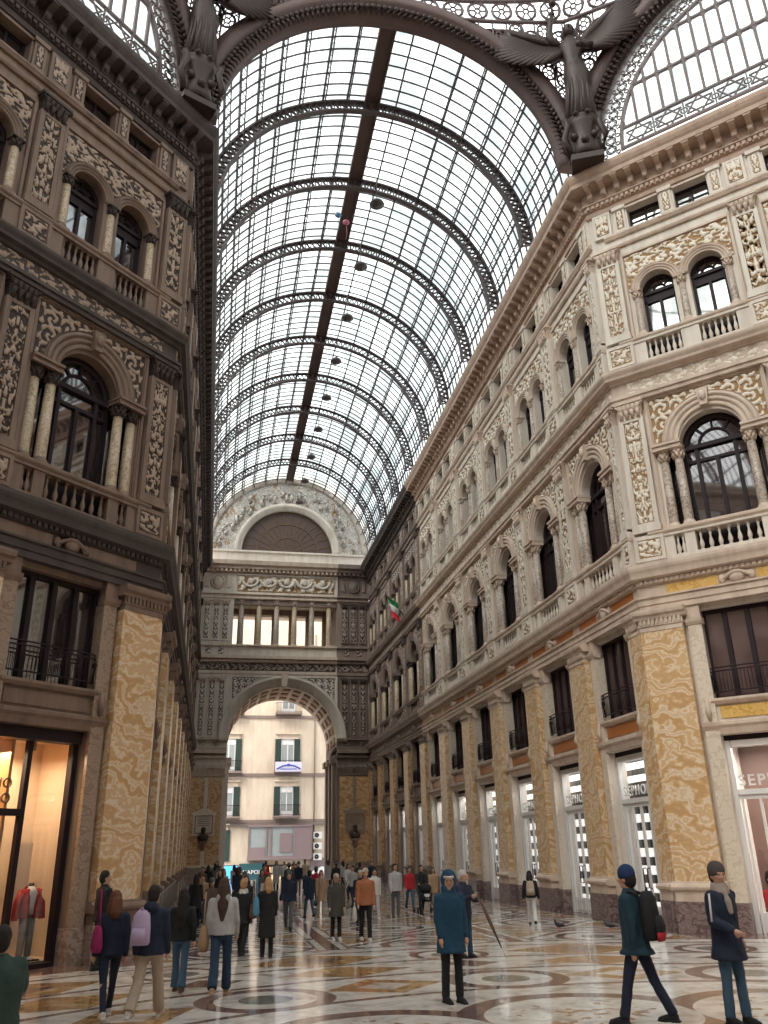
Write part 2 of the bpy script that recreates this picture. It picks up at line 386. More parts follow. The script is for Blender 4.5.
def add_upper_pilaster(par,u,s,z0,z1,capz,seed,half=0,w=.82,n1=.2):
    S=SETS[s]; a,b=-w/2,w/2
    if half==1: a=0.
    if half==-1: b=0.
    k=(z0,half,w)
    def fn():
        mb=MB(); mb.box(a,b,-.05,n1-.05,z0,capz)
        t=.14 if not half else .1
        mb.box(a,a+t,n1-.05,n1,z0,capz); mb.box(b-t,b,n1-.05,n1,z0,capz); mb.box(a+t,b-t,n1-.05,n1,capz-.12,capz); mb.box(a+t,b-t,n1-.05,n1,z0,z0+.12)
        e0=.05*(half!=1); e1=.05*(half!=-1)
        mb.box(a-e0,b+e1,-.05,n1+.05,z0-.2,z0-.0); mb.box(a-e0*.6,b+e1*.6,-.05,n1+.03,z0,z0+.08)
        return mb.mesh('relief_pilaster',S['stone'])
    p=ob('relief_pilaster',cached(('up',k,s),fn),par,(u,0,0))
    t=.14 if not half else .1
    ob('relief_panel',cached(('upr',k,s,seed%3),lambda: relief_mesh(a+t,b-t,z0+.12,capz-.12,.034,.06,seed%3+2*(z0>17),'panel',mat=S['relief'] if s!='a' or z0<17 else 'relief')),p,(0,n1-.05,0))
    cm=cached(('upc',b-a,round(z1-capz,2),s),lambda: capital_mesh(b-a-.06,z1-capz,-.05,n1,.09,'capital',S['trim'] if s=='a' else S['relief']))
    ob('capital',cm,p,((a+b)/2,0,capz))
def add_pedestal(par,u,s,z0,z1,half=0,w=.95):
    S=SETS[s]; a,b=-w/2,w/2
    if half==1: a=0.
    if half==-1: b=0.
    k=(z0,half,w)
    def fn():
        mb=MB(); mb.box(a,b,-.4,.2,z0,z1); frame_box(mb,a,b,z0+.05,z1-.05,.1,.2,.235); return mb.mesh('pedestal',S['stone'])
    p=ob('pedestal',cached(('pd',k,s),fn),par,(u,0,0))
    ob('relief_panel',cached(('pdr',k,s),lambda: relief_mesh(a+.12,b-.12,z0+.17,z1-.17,.034,.04,5,'band',mat=S['relief'])),p,(0,.2,0))
# ---- balustrades
def baluster_mesh(h,mat):
    mb=MB(); mb.box(-.06,.06,-.06,.06,0,.05); mb.box(-.06,.06,-.06,.06,h-.05,h)
    mb.lathe([(.035,.05),(.05,.1),(.075,h*.3),(.06,h*.42),(.03,h*.6),(.035,h*.72),(.05,h*.8),(.03,h*.84),(.045,h-.05)],8); return mb.mesh('baluster',mat)
def add_balustrade(par,u,s,z0,z1,groups,near):
    S=SETS[s]; k=(z0,tuple(groups),near)
    def fn():
        mb=MB(); mb.box(-2.0,2.0,-.3,.16,z0,z0+.12); mb.box(-2.0,2.0,-.3,.18,z1-.13,z1)
        ed=[-2.0]+[e for g in groups for e in(g[0],g[1])]+[2.0]
        for i in range(0,len(ed),2): mb.box(ed[i],ed[i+1],-.28,.14,z0+.12,z1-.13)
        if not near:
            for a,b,n in groups:
                for i in range(n):
                    c=a+(b-a)*(i+.5)/n; h=z1-z0-.25; mb.lathe([(.05,0),(.075,h*.3),(.03,h*.6),(.05,h)],6,(c,.02,z0+.12))
        return mb.mesh('balustrade',S['stone'])
    p=ob('balustrade',cached(('bl',k,s),fn),par,(u,0,0))
    if near:
        bm=cached(('bal',round(z1-z0,2),s),lambda: baluster_mesh(z1-z0-.25,S['stone']))
        for a,b,n in groups:
            for i in range(n): ob('baluster',bm,p,(a+(b-a)*(i+.5)/n,.02,z0+.12))
# ================================================================ one bay of wall, centred on u=0
HW=2.4
def bay_wall_mesh(S):
    mb=MB(); T=-.55
    oh=1.24
    mb.box(-HW,-oh,T,0,0,5.1); mb.box(oh,HW,T,0,0,5.1)
    mb.box(-HW,HW,T,0,5.1,6.1)                                   # band over the shop
    mb.box(-HW,-1.3,T,0,6.1,8.8); mb.box(1.3,HW,T,0,6.1,8.8)
    mb.box(-HW,HW,T,0,8.8,10.5)
    mb.cur=2; mb.box(-HW,HW,T,-.45,10.5,11.42); mb.cur=0  # dark plate standing in for the shaded void behind the balusters
    mb.box(-HW,-1.68,T,0,11.42,14.3); mb.box(1.68,HW,T,0,11.42,14.3)
    mb.arch_plate(-HW,HW,14.3,16.25,0,1.0,T,0)
    mb.box(-HW,HW,T,0,16.25,17.6)
    mb.cur=2; mb.box(-HW,HW,T,-.45,17.6,18.6); mb.cur=0  # upper balustrade: shade behind it put in as a dark plate too
    for a,b in((-HW,-1.43),(-.27,.27),(1.43,HW)): mb.box(a,b,T,0,18.6,20.65)
    mb.arch_plate(-HW,0,20.65,22.3,-.85,.58,T,0); mb.arch_plate(0,HW,20.65,22.3,.85,.58,T,0)
    mb.box(-HW,HW,T,0,22.3,23.4)
    for a,b in((-HW,-1.45),(-.27,.27),(1.45,HW)): mb.box(a,b,T,0,23.4,24.4)
    mb.box(-HW,HW,T,0,24.4,26.25)
    mb.cur=1
    # moulded bands and impost blocks
    mb.prism([(0,5.1),(.1,5.12),(.14,5.28),(.2,5.36),(.2,5.44),(0,5.5)],-1.35,1.35)
    mb.prism([(0,5.95),(.1,5.97),(.16,6.05),(.16,6.12),(0,6.14)],-1.35,1.35)
    mb.prism([(0,11.36),(.2,11.38),(.24,11.44),(.24,11.5),(0,11.52)],-HW,HW)
    for sg in(-1,1):
        u0,u1=sorted((sg*.93,sg*1.86)); mb.box(u0,u1,-.5,.24,14.2,14.26); mb.box(u0+.02,u1-.02,-.5,.2,14.26,14.36); mb.box(u0,u1,-.5,.26,14.36,14.44)
    frame_box(mb,-1.92,1.92,11.5,16.32,.08,0,.09); frame_box(mb,-1.84,1.84,11.5,16.24,.04,0,.05)
    frame_box(mb,-1.92,1.92,18.7,22.36,.08,0,.09)
    mb.prism([(0,18.55),(.2,18.57),(.23,18.62),(.23,18.68),(0,18.7)],-HW,HW)
    for z in (22.75,23.2): mb.prism([(0,z),(.08,z),(.12,z+.07),(.12,z+.12),(0,z+.14)],-HW,HW)
    mb.prism([(0,23.28),(.14,23.3),(.14,23.38),(0,23.4)],-HW,HW)
    mb.box(-1.5,1.5,0,.05,24.4,24.5)
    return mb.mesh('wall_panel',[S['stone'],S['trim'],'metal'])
def archivolt_mesh(r,w,n1,steps,key,mat):
    mb=MB(); prof=[(r,-.5),(r,n1*.5)]
    for i in range(steps):
        a=r+w*(i/steps); b=r+w*((i+1)/steps); n=n1*(.35+.65*(i+1)/steps); prof+=[(a+.01,n),(b-.05,n),(b-.045,n-.035),(b-.012,n-.035)]
    prof+=[(r+w,n1),(r+w,-.02)]
    mb.ring(prof,0,0,0,PI,28)
    if key:
        mb.extr([(-.12,r-.02),(.12,r-.02),(.19,r+w+.08),(-.19,r+w+.08)],0,n1+.12); mb.sphere((0,n1+.14,r+w*.6),.12,8,6,(1,.7,1.5))
    return mb.mesh('archivolt',mat)
def win_big(S):        # dark bronze frame of the great arched window
    mb=MB(); n0,n1=-.5,-.4
    mb.ring([(.82,n0),(.82,n1+.06),(1.0,n1+.06),(1.0,n0)],0,14.3,0,PI,20)
    mb.ring([(.45,n0),(.45,n1),(.53,n1),(.53,n0)],0,14.3,0,PI,16)
    for a in(50,90,130): c,s_=math.cos(math.radians(a)),math.sin(math.radians(a)); mb.bar((.5*c,-.43,14.3+.5*s_),(.84*c,-.43,14.3+.84*s_),.06,.08)
    mb.box(-1.0,1.0,n0,n1+.08,14.2,14.34); mb.box(-1.0,1.0,n0,n1+.03,13.72,13.82); mb.box(-1.68,1.68,n0,n1,11.45,11.6)
    for u in(-.98,-.6,0,.6,.98): mb.box(u-.055,u+.055,n0,n1+.04,11.5,14.2 if abs(u)>.5 else 13.75)
    for sg in(-1,1): mb.box(sg*1.62-.05,sg*1.62+.05,n0,n1,11.5,14.2); mb.box(sg*1.3-.32,sg*1.3+.32,n0,n1,13.95,14.2)
    return mb.mesh('frame','metal')
def glass_big(S):
    mb=MB(); mb.box(-1.66,1.66,-.47,-.45,11.5,14.25); pts=[(.98*math.cos(PI*i/20),14.25+.98*math.sin(PI*i/20)) for i in range(21)]; mb.extr(pts,-.47,-.45); return mb.mesh('pane',S['glass'])
def win_small(S):
    mb=MB(); n0,n1=-.42,-.34
    mb.ring([(.48,n0),(.48,n1+.05),(.58,n1+.05),(.58,n0)],0,20.65,0,PI,16)
    mb.ring([(.2,n0),(.2,n1),(.26,n1),(.26,n0)],0,20.65,0,PI,10)
    for a in(40,90,140): c,s_=math.cos(math.radians(a)),math.sin(math.radians(a)); mb.bar((.22*c,-.38,20.65+.22*s_),(.5*c,-.38,20.65+.5*s_),.04,.06)
    mb.box(-.58,.58,n0,n1+.05,20.55,20.67); mb.box(-.58,.58,n0,n1+.02,20.2,20.3)
    mb.box(-.5,.5,n0-.0,n1-.02,20.3,20.55)
    for u in(-.53,0,.53): mb.box(u-.05,u+.05,n0,n1+.02,18.65,20.6 if u else 20.2)
    return mb.mesh('frame','metal')
def glass_small(S):
    mb=MB(); mb.box(-.56,.56,-.41,-.39,18.65,20.6); mb.extr([(.56*math.cos(PI*i/16),20.6+.56*math.sin(PI*i/16)) for i in range(17)],-.41,-.39); return mb.mesh('pane',S['glass'])
def win_attic(S):
    mb=MB(); frame_box(mb,-.58,.58,23.4,24.4,.06,-.4,-.3); mb.box(-.035,.035,-.4,-.3,23.4,24.4); mb.box(-.58,.58,-.4,-.32,23.88,23.92); return mb.mesh('frame','metal')
def glass_attic(S):
    mb=MB(); mb.box(-.57,.57,-.38,-.36,23.4,24.4); return mb.mesh('pane',S['glass'])
def win_mezz(S):
    mb=MB(); frame_box(mb,-1.3,1.3,6.1,8.8,.1,-.4,-.22)
    for u in(-.64,0,.64): mb.box(u-.07,u+.07,-.4,-.24,6.15,8.75)
    return mb.mesh('frame','metal')
def glass_mezz(S):
    mb=MB(); mb.box(-1.28,1.28,-.36,-.34,6.15,8.75); return mb.mesh('pane','curtainglass' if S is SETS['a'] else 'glass')
def rail_mezz(S):
    mb=MB()
    for z in(6.3,6.9,7.0): mb.tube([(-1.28,-.1,z),(-1.2,.06,z),(-.6,.12,z),(.6,.12,z),(1.2,.06,z),(1.28,-.1,z)],.022,5)
    for i in range(25):
        u=-1.2+.1*i; n=.12 if abs(u)<.65 else .12-.1*(abs(u)-.6)/.6*.6; mb.tube([(u,n,6.28),(u,n+.02,6.6),(u,n,6.92)],.011,4)
    for sg in(-1,1): mb.sphere((sg*1.26,.0,6.75),.08,8,6); mb.tube([(sg*1.26,-.05,6.3),(sg*1.26,.02,6.7)],.04,6)
    return mb.mesh('railing','metal')
NWIN=[0]; NDOOR=[0]
def add_window(par_w,kind,u,z_s,s,label,fr,gl,extra=None):
    NWIN[0]+=1; e=empty('window_%d'%NWIN[0]); e.matrix_world=par_w@Matrix.Translation((u,0,0)); tag(e,label,'window',kind='structure')
    ob('frame',ms((kind,'f'),z_s,fr),e); ob('pane',ms((kind,'g'),z_s,gl),e)
    if extra: ob('railing',ms((kind,'r'),z_s,extra),e)
    return e
def add_bay(wall,Mw,u,s,near,where,shop,skip=()):
    """wall: structure root; u: bay centre; s: stone set; where: words for the labels"""
    S=SETS[s]
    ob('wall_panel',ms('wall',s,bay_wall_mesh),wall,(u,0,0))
    # ground floor
    for sg in(-1,1): add_strip_pilaster(wall,u+sg*1.45,s)
    fp=cached(('fp',s,where[1]),lambda:(lambda mb:(mb.box(-1.15,1.15,-.02,.03,5.56,5.9),mb.mesh('coloured_panel','yellow' if (where[1]=='corner' and s=='a') else S['panel']))[1])(MB()))
    ob('coloured_panel',fp,wall,(u,0,0))
    def frz():
        mb=MB()
        for a,b in((-2.1,-.55),(.55,2.1)): mb.box(a,b,.1,.17,9.42,9.74)
        return mb.mesh('frieze_panel',('yellow' if where[1]=='corner' else 'orange') if s=='a' else S['panel'])
    ob('frieze_panel',cached(('frz',s,where[1]),frz),wall,(u,0,0))
    def cart():
        mb=MB(); mb.sphere((0,.2,9.6),.2,12,8,(1.2,.5,.95)); mb.tube([(-.5,.18,9.5),(-.3,.24,9.62),(-.1,.26,9.72),(.1,.26,9.72),(.3,.24,9.62),(.5,.18,9.5)],.06,6)
        for sg in(-1,1): mb.sphere((sg*.42,.2,9.58),.11,8,6,(1,.6,1.3))
        return mb.mesh('cartouche',S['trim'])
    ob('cartouche',cached(('cart',s),cart),wall,(u,0,0))
    add_window(Mw,'mezzanine',u,s,s,'mezzanine window with low bowed iron railing in '+where[0],win_mezz,glass_mezz,rail_mezz)
    shop(Mw,u,s,where)
    # second storey: columns, archivolt, spandrels
    for uu in(-1.58,-1.11,1.11,1.58): add_column(wall,u+uu,-.02 if abs(uu)<1.3 else -.06,11.68,.155,2.17,.36,s,0)
    ob('archivolt',cached(('av',s),lambda: archivolt_mesh(1.0,.5,.16,3,True,S['trim'] if s=='a' else S['stone'])),wall,(u,0,14.42))
    for sg in(-1,1):
        def sp(sg=sg):
            a,b=sorted((sg*.1,sg*1.78)); return relief_mesh(a,b,14.55,16.18,.036,.05,3,'spandrel',keep=lambda x,z: math.hypot(x,z-14.42)>1.53,cx=0,name='spandrel_relief',mat=S['relief'])
        ob('spandrel_relief',cached(('sp',s,sg),sp),wall,(u,.01,0))
    add_window(Mw,'great',u,s,s,'great arched window between paired columns in '+where[0],win_big,glass_big)
    add_balustrade(wall,u,s,10.5,11.42,((-1.62,-1.3,2),(-.98,.98,7),(1.3,1.62,2)),near)
    # frieze band, third storey
    ob('frieze_relief',cached(('fb',s),lambda: relief_mesh(-HW,HW,16.6,17.1,.04,.05,9,'band',name='frieze_relief',mat=S['relief'])),wall,(u,.06,0))
    add_balustrade(wall,u,s,17.62,18.6,((-1.5,-.3,6),(.3,1.5,6)),near)
    ob('relief_panel',cached(('pp',s),lambda: relief_mesh(-1.82,1.82,20.7,22.26,.036,.05,4,'band',keep=lambda x,z: math.hypot(abs(x)-.85,z-20.65)>.9,name='relief_panel',mat=S['relief'])),wall,(u,.01,0))
    for sg in(-1,1):
        ob('archivolt',cached(('av2',s),lambda: archivolt_mesh(.58,.27,.14,3,False,S['trim'] if s=='a' else S['stone'])),wall,(u+sg*.85,0,20.65))
        add_window(Mw,'paired',u+sg*.85,s,s,('right' if (sg>0)==(where[2]<0) else 'left')+' one of the paired arched windows in '+where[0],win_small,glass_small)
        add_window(Mw,'attic',u+sg*.85,s,s,('right' if (sg>0)==(where[2]<0) else 'left')+' one of the two square attic windows in '+where[0],win_attic,glass_attic)
    for uu in(-1.56,0,1.56):
        add_column(wall,u+uu,.0,18.9,.13,1.42,.3,s,1)
    for uu in(-1.72,0,1.72):
        def ap():
            mb=MB(); mb.box(-.2,.2,-.05,.08,23.4,24.4); mb.box(-.25,.25,-.05,.14,24.4,24.55); mb.box(-.23,.23,-.05,.12,23.4,23.48); return mb.mesh('attic_pilaster',S['stone'])
        p=ob('attic_pilaster',cached(('ap',s),ap),wall,(u+uu,0,0))
        ob('relief_panel',cached(('apr',s),lambda: relief_mesh(-.13,.13,23.52,24.34,.04,.04,6,'panel',mat=S['relief'])),p,(0,.08,0))
def add_axis(wall,u,s,near,half=0,seed=0,gw=1.3):
    add_ground_pilaster(wall,u,s,w=gw,half=half)
    add_pedestal(wall,u,s,10.5,11.42,half); add_upper_pilaster(wall,u,s,11.72,16.3,15.65,seed,half)
    add_pedestal(wall,u,s,17.62,18.6,half); add_upper_pilaster(wall,u,s,18.9,22.7,22.1,seed+1,half)
    S=SETS[s]; a,b=(0 if half==1 else -.34),(0 if half==-1 else .34)
    def ap():
        mb=MB(); mb.box(a,b,-.05,.12,23.4,24.5); return mb.mesh('attic_pilaster',S['stone'])
    p=ob('attic_pilaster',cached(('axp',s,half),ap),wall,(u,0,0))
    ob('relief_panel',cached(('axr',s,half),lambda: relief_mesh(a+.1,b-.1,23.5,24.4,.035,.04,8,'panel',mat=S['relief'])),p,(0,.12,0))
# ---- continuous entablatures (one mesh each per wall and stone set)
P1=[(-.05,8.95),(.22,8.95),(.22,9.12),(.26,9.14),(.26,9.32),(.32,9.35),(.32,9.4),(.16,9.42),(.16,9.76),(.24,9.8),(.24,9.92),(.3,9.94),(.42,9.98),(.44,10.08),(.46,10.14),(.5,10.22),(.52,10.3),(.52,10.4),(-.3,10.5)]
P2=[(-.05,16.3),(.2,16.3),(.2,16.42),(.26,16.45),(.26,16.56),(.08,16.6),(.08,17.08),(.16,17.1),(.2,17.18),(.34,17.22),(.36,17.3),(.42,17.4),(.44,17.46),(.44,17.52),(-.3,17.62)]
P3=[(-.05,24.5),(.1,24.53),(.14,24.66),(.06,24.7),(.06,24.8),(.14,24.82),(.14,24.98),(.24,25.02),(.24,25.08),(.16,25.1),(.16,25.6),(.74,25.64),(.76,25.8),(.82,25.88),(.88,26.0),(.9,26.1),(.9,26.18),(-.5,26.3)]
def add_entablature(wall,u0,u1,m0,m1,s,bs=.53):
    S=SETS[s]
    for nm,P in(('ground_entablature',P1),('upper_entablature',P2),('top_cornice',P3)):
        mb=MB(); mb.prism(P,u0,u1,m0,m1)
        if nm=='ground_entablature':
            n=int((u1-u0)/.16)
            for i in range(n): u=u0+(i+.5)*(u1-u0)/n; mb.box(u-.05,u+.05,.22,.3,9.81,9.92)
        if nm=='top_cornice':
            n=int((u1-u0)/.19)
            for i in range(n): u=u0+(i+.5)*(u1-u0)/n; mb.box(u-.06,u+.06,.12,.22,24.84,24.98)
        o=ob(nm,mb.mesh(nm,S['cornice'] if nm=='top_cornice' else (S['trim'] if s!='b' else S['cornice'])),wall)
        if nm=='top_cornice':
            def br():
                b=MB(); b.prism([(.15,25.12),(.24,25.12),(.34,25.22),(.4,25.42),(.62,25.5),(.7,25.56),(.7,25.62),(.15,25.62)],-.1,.1); b.sphere((0,.34,25.25),.09,8,6); b.box(-.13,.13,.15,.72,25.57,25.63); return b.mesh('bracket',S['cornice'])
            bm=cached(('br',s),br); n=int(round((u1-u0)/bs))
            for i in range(n): ob('bracket',bm,o,(u0+(i+.5)*(u1-u0)/n,0,0))
# ================================================================ walls
def wall_root(name,loc,deg):
    e=empty(name,loc,math.radians(deg)); tag(e,kind='structure'); return e,Matrix.Translation(loc)@Matrix.Rotation(math.radians(deg),4,'Z')
ORD=['first','second','third','fourth','fifth','sixth','seventh','eighth','ninth','tenth']
def text_mesh(txt,size,depth,name,mat,spacing=1.0,align='CENTER'):
    cu=bpy.data.curves.new(name,'FONT'); cu.body=txt; cu.size=size; cu.extrude=depth; cu.align_x=align; cu.space_character=spacing; cu.offset=.006
    o=bpy.data.objects.new(name,cu); C.objects.link(o); dg=bpy.context.evaluated_depsgraph_get(); me=bpy.data.meshes.new_from_object(o.evaluated_get(dg))
    bpy.data.objects.remove(o); me.name=name; me.materials.clear(); me.materials.append(M[mat]); return me
TXT_ROT=Matrix(((-1,0,0),(0,0,1),(0,1,0))).to_4x4()
def door_white(S):
    mb=MB(); n0,n1=-.36,-.22
    mb.box(-1.25,-1.1,-.36,n1+.04,0,4.95); mb.box(1.1,1.25,-.36,n1+.04,0,4.95); mb.box(-1.08,1.08,-.5,n1+.04,4.78,4.95); mb.box(-1.08,1.08,n0,n1+.05,3.48,3.62)
    for u in(-1.03,-.55,0,.55,1.03): mb.box(u-.035,u+.035,n0+.06,n1,0,3.5)
    mb.box(-1.08,-.0,n0,n1-.02,.02,.5); mb.box(.0,1.08,n0,n1-.02,.02,.5); mb.box(-1.08,1.08,n0,n1,3.36,3.5)
    for a,b in((-.92,-.14),(.14,.92)): frame_box(mb,a,b,.1,.42,.03,n1-.02,n1)
    return mb.mesh('door_frame',S['shop'])
def door_lintel(S):
    mb=MB(); mb.box(-1.24,1.24,-.6,-.2,4.9,5.15); return mb.mesh('lintel','metal')
def door_glass(S):
    mb=MB(); mb.box(-1.08,1.08,-.31,-.30,.45,4.8); return mb.mesh('pane','shopglass')
def handle_mesh():
    mb=MB()
    for u in(-.13,.13): mb.tube([(u,-.22,1.0),(u,-.12,1.02),(u,-.12,1.55),(u,-.22,1.57)],.02,6)
    return mb.mesh('door_handle','metal')
SEPH=[None]
def shop_white(text):
    def f(Mw,u,s,where):
        NDOOR[0]+=1; e=empty('door_%d'%NDOOR[0]); e.matrix_world=Mw@Matrix.Translation((u,0,0)); tag(e,'tall white glazed shop door in '+where[0],'door',kind='structure')
        fr=ob('door_frame',ms('dw',s,door_white),e); ob('door_handle',cached('dh',handle_mesh),fr); ob('lintel',ms('dl',s,door_lintel),e); ob('pane',ms('dg',s,door_glass),e)
        if text:
            if not SEPH[0]: SEPH[0]=text_mesh('SEPHORA',.42,.012,'sign_lettering','white',1.25)
            t=ob('sign_lettering',SEPH[0],e); t.matrix_local=Matrix.Translation((0,-.27,3.72))@TXT_ROT
    return f
def shop_dark(Mw,u,s,where):
    NDOOR[0]+=1; e=empty('door_%d'%NDOOR[0]); e.matrix_world=Mw@Matrix.Translation((u,0,0)); tag(e,'dark-framed shop opening in '+where[0],'door',kind='structure')
    def fr():
        mb=MB(); frame_box(mb,-1.24,1.24,0,5.1,.12,-.5,-.25); mb.box(-1.2,1.2,-.5,-.2,3.4,3.55); mb.box(-.04,.04,-.45,-.3,0,3.4); mb.box(-1.2,1.2,-.5,-.1,4.8,5.1); return mb.mesh('door_frame','metal')
    ob('door_frame',cached('sd',fr),e); ob('pane',cached('sdg',lambda:(lambda mb:(mb.box(-1.15,1.15,-.4,-.38,.1,5.0),mb.mesh('pane','curtainglass'))[1])(MB())),e)
def shop_left(Mw,u,s,where):   # clothes shop with open view inside
    NDOOR[0]+=1; e=empty('door_%d'%NDOOR[0]); e.matrix_world=Mw@Matrix.Translation((u,0,0)); tag(e,'clothes shop window with dark frame in '+where[0],'door',kind='structure')
    mb=MB(); mb.box(-1.26,-1.1,-.45,-.25,0,5.1); mb.box(1.1,1.26,-.5,-.1,0,5.1); mb.box(-1.2,1.2,-.5,-.1,4.82,5.1); mb.box(-.06,.06,-.5,-.35,0,4.82); mb.box(.06,1.1,-.5,-.3,3.15,3.3); mb.box(-1.1,1.1,-.5,-.1,0,.1)
    ob('door_frame',mb.mesh('door_frame','metal'),e)
    mb=MB(); mb.box(-1.06,1.1,-.42,-.41,.1,4.85); ob('pane',mb.mesh('pane','shopglass'),e)
    for t,z in(('GIO',3.75),('NARO',3.42)):
        o=ob('sign_lettering',text_mesh(t,.3,.01,'sign_lettering','gilt',1.1,'RIGHT'),e); o.matrix_local=Matrix.Translation((.34,-.38,z))@TXT_ROT
# ---- right nave
wr,MR=wall_root('wall_right',(W,YR,0),90)
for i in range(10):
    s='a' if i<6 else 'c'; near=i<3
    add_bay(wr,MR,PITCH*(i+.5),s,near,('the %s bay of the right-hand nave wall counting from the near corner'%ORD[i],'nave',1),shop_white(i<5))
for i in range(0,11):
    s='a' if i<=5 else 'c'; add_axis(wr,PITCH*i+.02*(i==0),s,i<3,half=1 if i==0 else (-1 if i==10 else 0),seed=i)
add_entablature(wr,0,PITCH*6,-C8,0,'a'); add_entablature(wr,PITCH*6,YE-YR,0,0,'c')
# ---- right corner (chamfer)
OC=(W+CH*S2,YR-CH*S2)
wc,MC=wall_root('wall_right_corner',(OC[0],OC[1],0),135)
for i in range(2):
    u=CH-2.9-4.8*i; add_bay(wc,MC,u,'a',True,('the %s bay of the cut-off corner wall on the right'%ORD[i],'corner',1),shop_white(True))
for i in range(3): add_axis(wc,CH-.5-4.8*i,'a',True,seed=i+1)
def corner_fill(wall,u0,u1,s,z0=0,z1=26.25):
    mb=MB(); mb.box(u0,u1,-.55,0,z0,z1); ob('wall_panel',mb.mesh('wall_panel',SETS[s]['stone']),wall)
corner_fill(wc,CH-.5,CH,'a'); corner_fill(wc,0,CH-.5-9.6,'a')
add_entablature(wc,0,CH,0,C8,'a')
# ---- left nave and left corner
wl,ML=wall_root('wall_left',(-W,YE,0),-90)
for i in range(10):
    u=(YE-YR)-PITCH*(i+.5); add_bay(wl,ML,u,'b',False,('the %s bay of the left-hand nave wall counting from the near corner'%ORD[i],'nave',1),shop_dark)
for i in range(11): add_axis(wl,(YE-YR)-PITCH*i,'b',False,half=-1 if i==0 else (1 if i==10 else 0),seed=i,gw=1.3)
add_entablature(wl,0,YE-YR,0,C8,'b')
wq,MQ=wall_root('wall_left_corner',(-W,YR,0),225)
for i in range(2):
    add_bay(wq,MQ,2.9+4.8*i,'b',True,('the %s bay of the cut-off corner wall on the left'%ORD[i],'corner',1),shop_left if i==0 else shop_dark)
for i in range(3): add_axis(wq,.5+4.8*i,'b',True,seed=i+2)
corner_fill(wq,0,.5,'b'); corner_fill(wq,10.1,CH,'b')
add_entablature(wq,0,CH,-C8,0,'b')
# ---- the far sides of the octagon behind the photographer: plain storeys
def rear_wall(name,loc,deg,L,s):
    w,_=wall_root(name,loc,deg); n=int(round((L-1)/4.8)); m=(L-4.8*n)/2
    for i in range(n): ob('wall_panel',ms('wall',s,bay_wall_mesh),w,(m+4.8*(i+.5),0,0)); ob('pane',ms(('great','g'),s,glass_big),w,(m+4.8*(i+.5),0,0))
    corner_fill(w,0,m,s); corner_fill(w,L-m,L,s); mb=MB(); mb.box(0,L,-.9,-.6,0,27); ob('wall_backing',mb.mesh('wall_backing',SETS[s]['stone']),w)
    for P in(P1,P2,P3): mb=MB(); mb.prism(P,0,L,C8,-C8); ob('cornice',mb.mesh('cornice',SETS[s]['trim']),w)
XO=OC[0]; YO=OC[1]; YB=10-YO
rear_wall('wall_right_arm',(XO,YB,0),90,YO-YB,'a')
rear_wall('wall_right_rear',(W,YB-CH*S2,0),45,CH,'a')
rear_wall('wall_rear',(-W,YB-CH*S2,0),0,15,'a')
rear_wall('wall_left_rear',(-XO,YB,0),-45,CH,'a')
rear_wall('wall_left_arm',(-XO,YO,0),-90,YO-YB,'a')
# backing that closes the rooms behind windows
for w,L in((wr,YE-YR),(wl,YE-YR),(wc,CH),(wq,CH)):
    mb=MB(); mb.box(0,L,-.95,-.8,5.15,26.3); mb.box(0,L,-.95,-.3,26.15,26.25); ob('wall_backing',mb.mesh('wall_backing','black'),w)
# shop interiors
def stripes():
    nt=NT('black_and_white_stripes'); x,y,z=nt.xyz(nt.wpos()); f=((z-3.45).mod(.53)<.27)*(z<3.4)+(z>4.2)*(z<4.42)+(z>4.62)*(z<4.84); nt.pr(nt.mix(f,(.02,.02,.02),(.85,.85,.85)),.5,Emission_Color=nt.mix(f,(0,0,0),(1,1,1)),Emission_Strength=.75); return nt.m  # white stripes carry added emission, so the shop back wall glows
M['stripes']=stripes()
M['shopback']=plain('dark_brown_shop_wall',(.10,.055,.045),.5,0,.3,.8); M['redsh']=plain('red_display',(.35,.02,.03),.4)
def shop_room(wall,u0,u1,d,back,lampn,floor='base'):
    mb=MB(); mb.box(u0,u1,-d-.1,-d,0,5.1); o=ob('shop_back_wall',mb.mesh('shop_back_wall',back),wall)
    mb=MB(); mb.box(u0,u1,-d,-.5,5.05,5.15); mb.box(u0-.1,u0,-d,-.55,0,5.1); mb.box(u1,u1+.1,-d,-.55,0,5.1); ob('shop_ceiling',mb.mesh('shop_ceiling','white'),wall)
    mb=MB(); mb.box(u0,u1,-d,-.5,-.02,.012); ob('shop_floor',mb.mesh('shop_floor',floor),wall)
shop_room(wr,0,YE-YR,1.05,'stripes',10)
shop_room(wc,0,CH-1.35,3.4,'shopback',3)
mb=MB(); mb.box(CH-1.4,CH-1.36,-1.5,-.55,0,5.0); ob('striped_panel',mb.mesh('striped_panel','stripes'),wc)
mb=MB()
for i in range(7): mb.box(CH-2.6-.7*i,CH-2.2-.7*i,-3.35,-3.2,.4,2.2)
ob('shelf_display',mb.mesh('shelf_display','redsh'),wc)
def strip_lamp(Mw,u,n,z,w,label,grp,mat='lampw'):
    e=empty('ceiling_lamp'); e.matrix_world=Mw@Matrix.Translation((u,n,z)); tag(e,label,'lamp',grp)
    a=MB(); a.box(-w,w,-.12,.12,0,.06); b=MB(); b.box(-w*.95,w*.95,-.1,.1,-.02,.0)
    ob('housing',a.mesh('housing','white'),e); ob('diffuser',b.mesh('diffuser',mat),e)
for i in range(10): strip_lamp(MR,PITCH*(i+.5),-.8,4.98,.9,'strip lamp on the shop ceiling behind the %s glazed door from the near corner'%ORD[i],'shop ceiling lamps')
for i in range(2): strip_lamp(MC,CH-2.9-4.8*i,-1.8,4.98,.9,'strip lamp on the shop ceiling behind the %s door of the right corner wall'%ORD[i],'shop ceiling lamps')
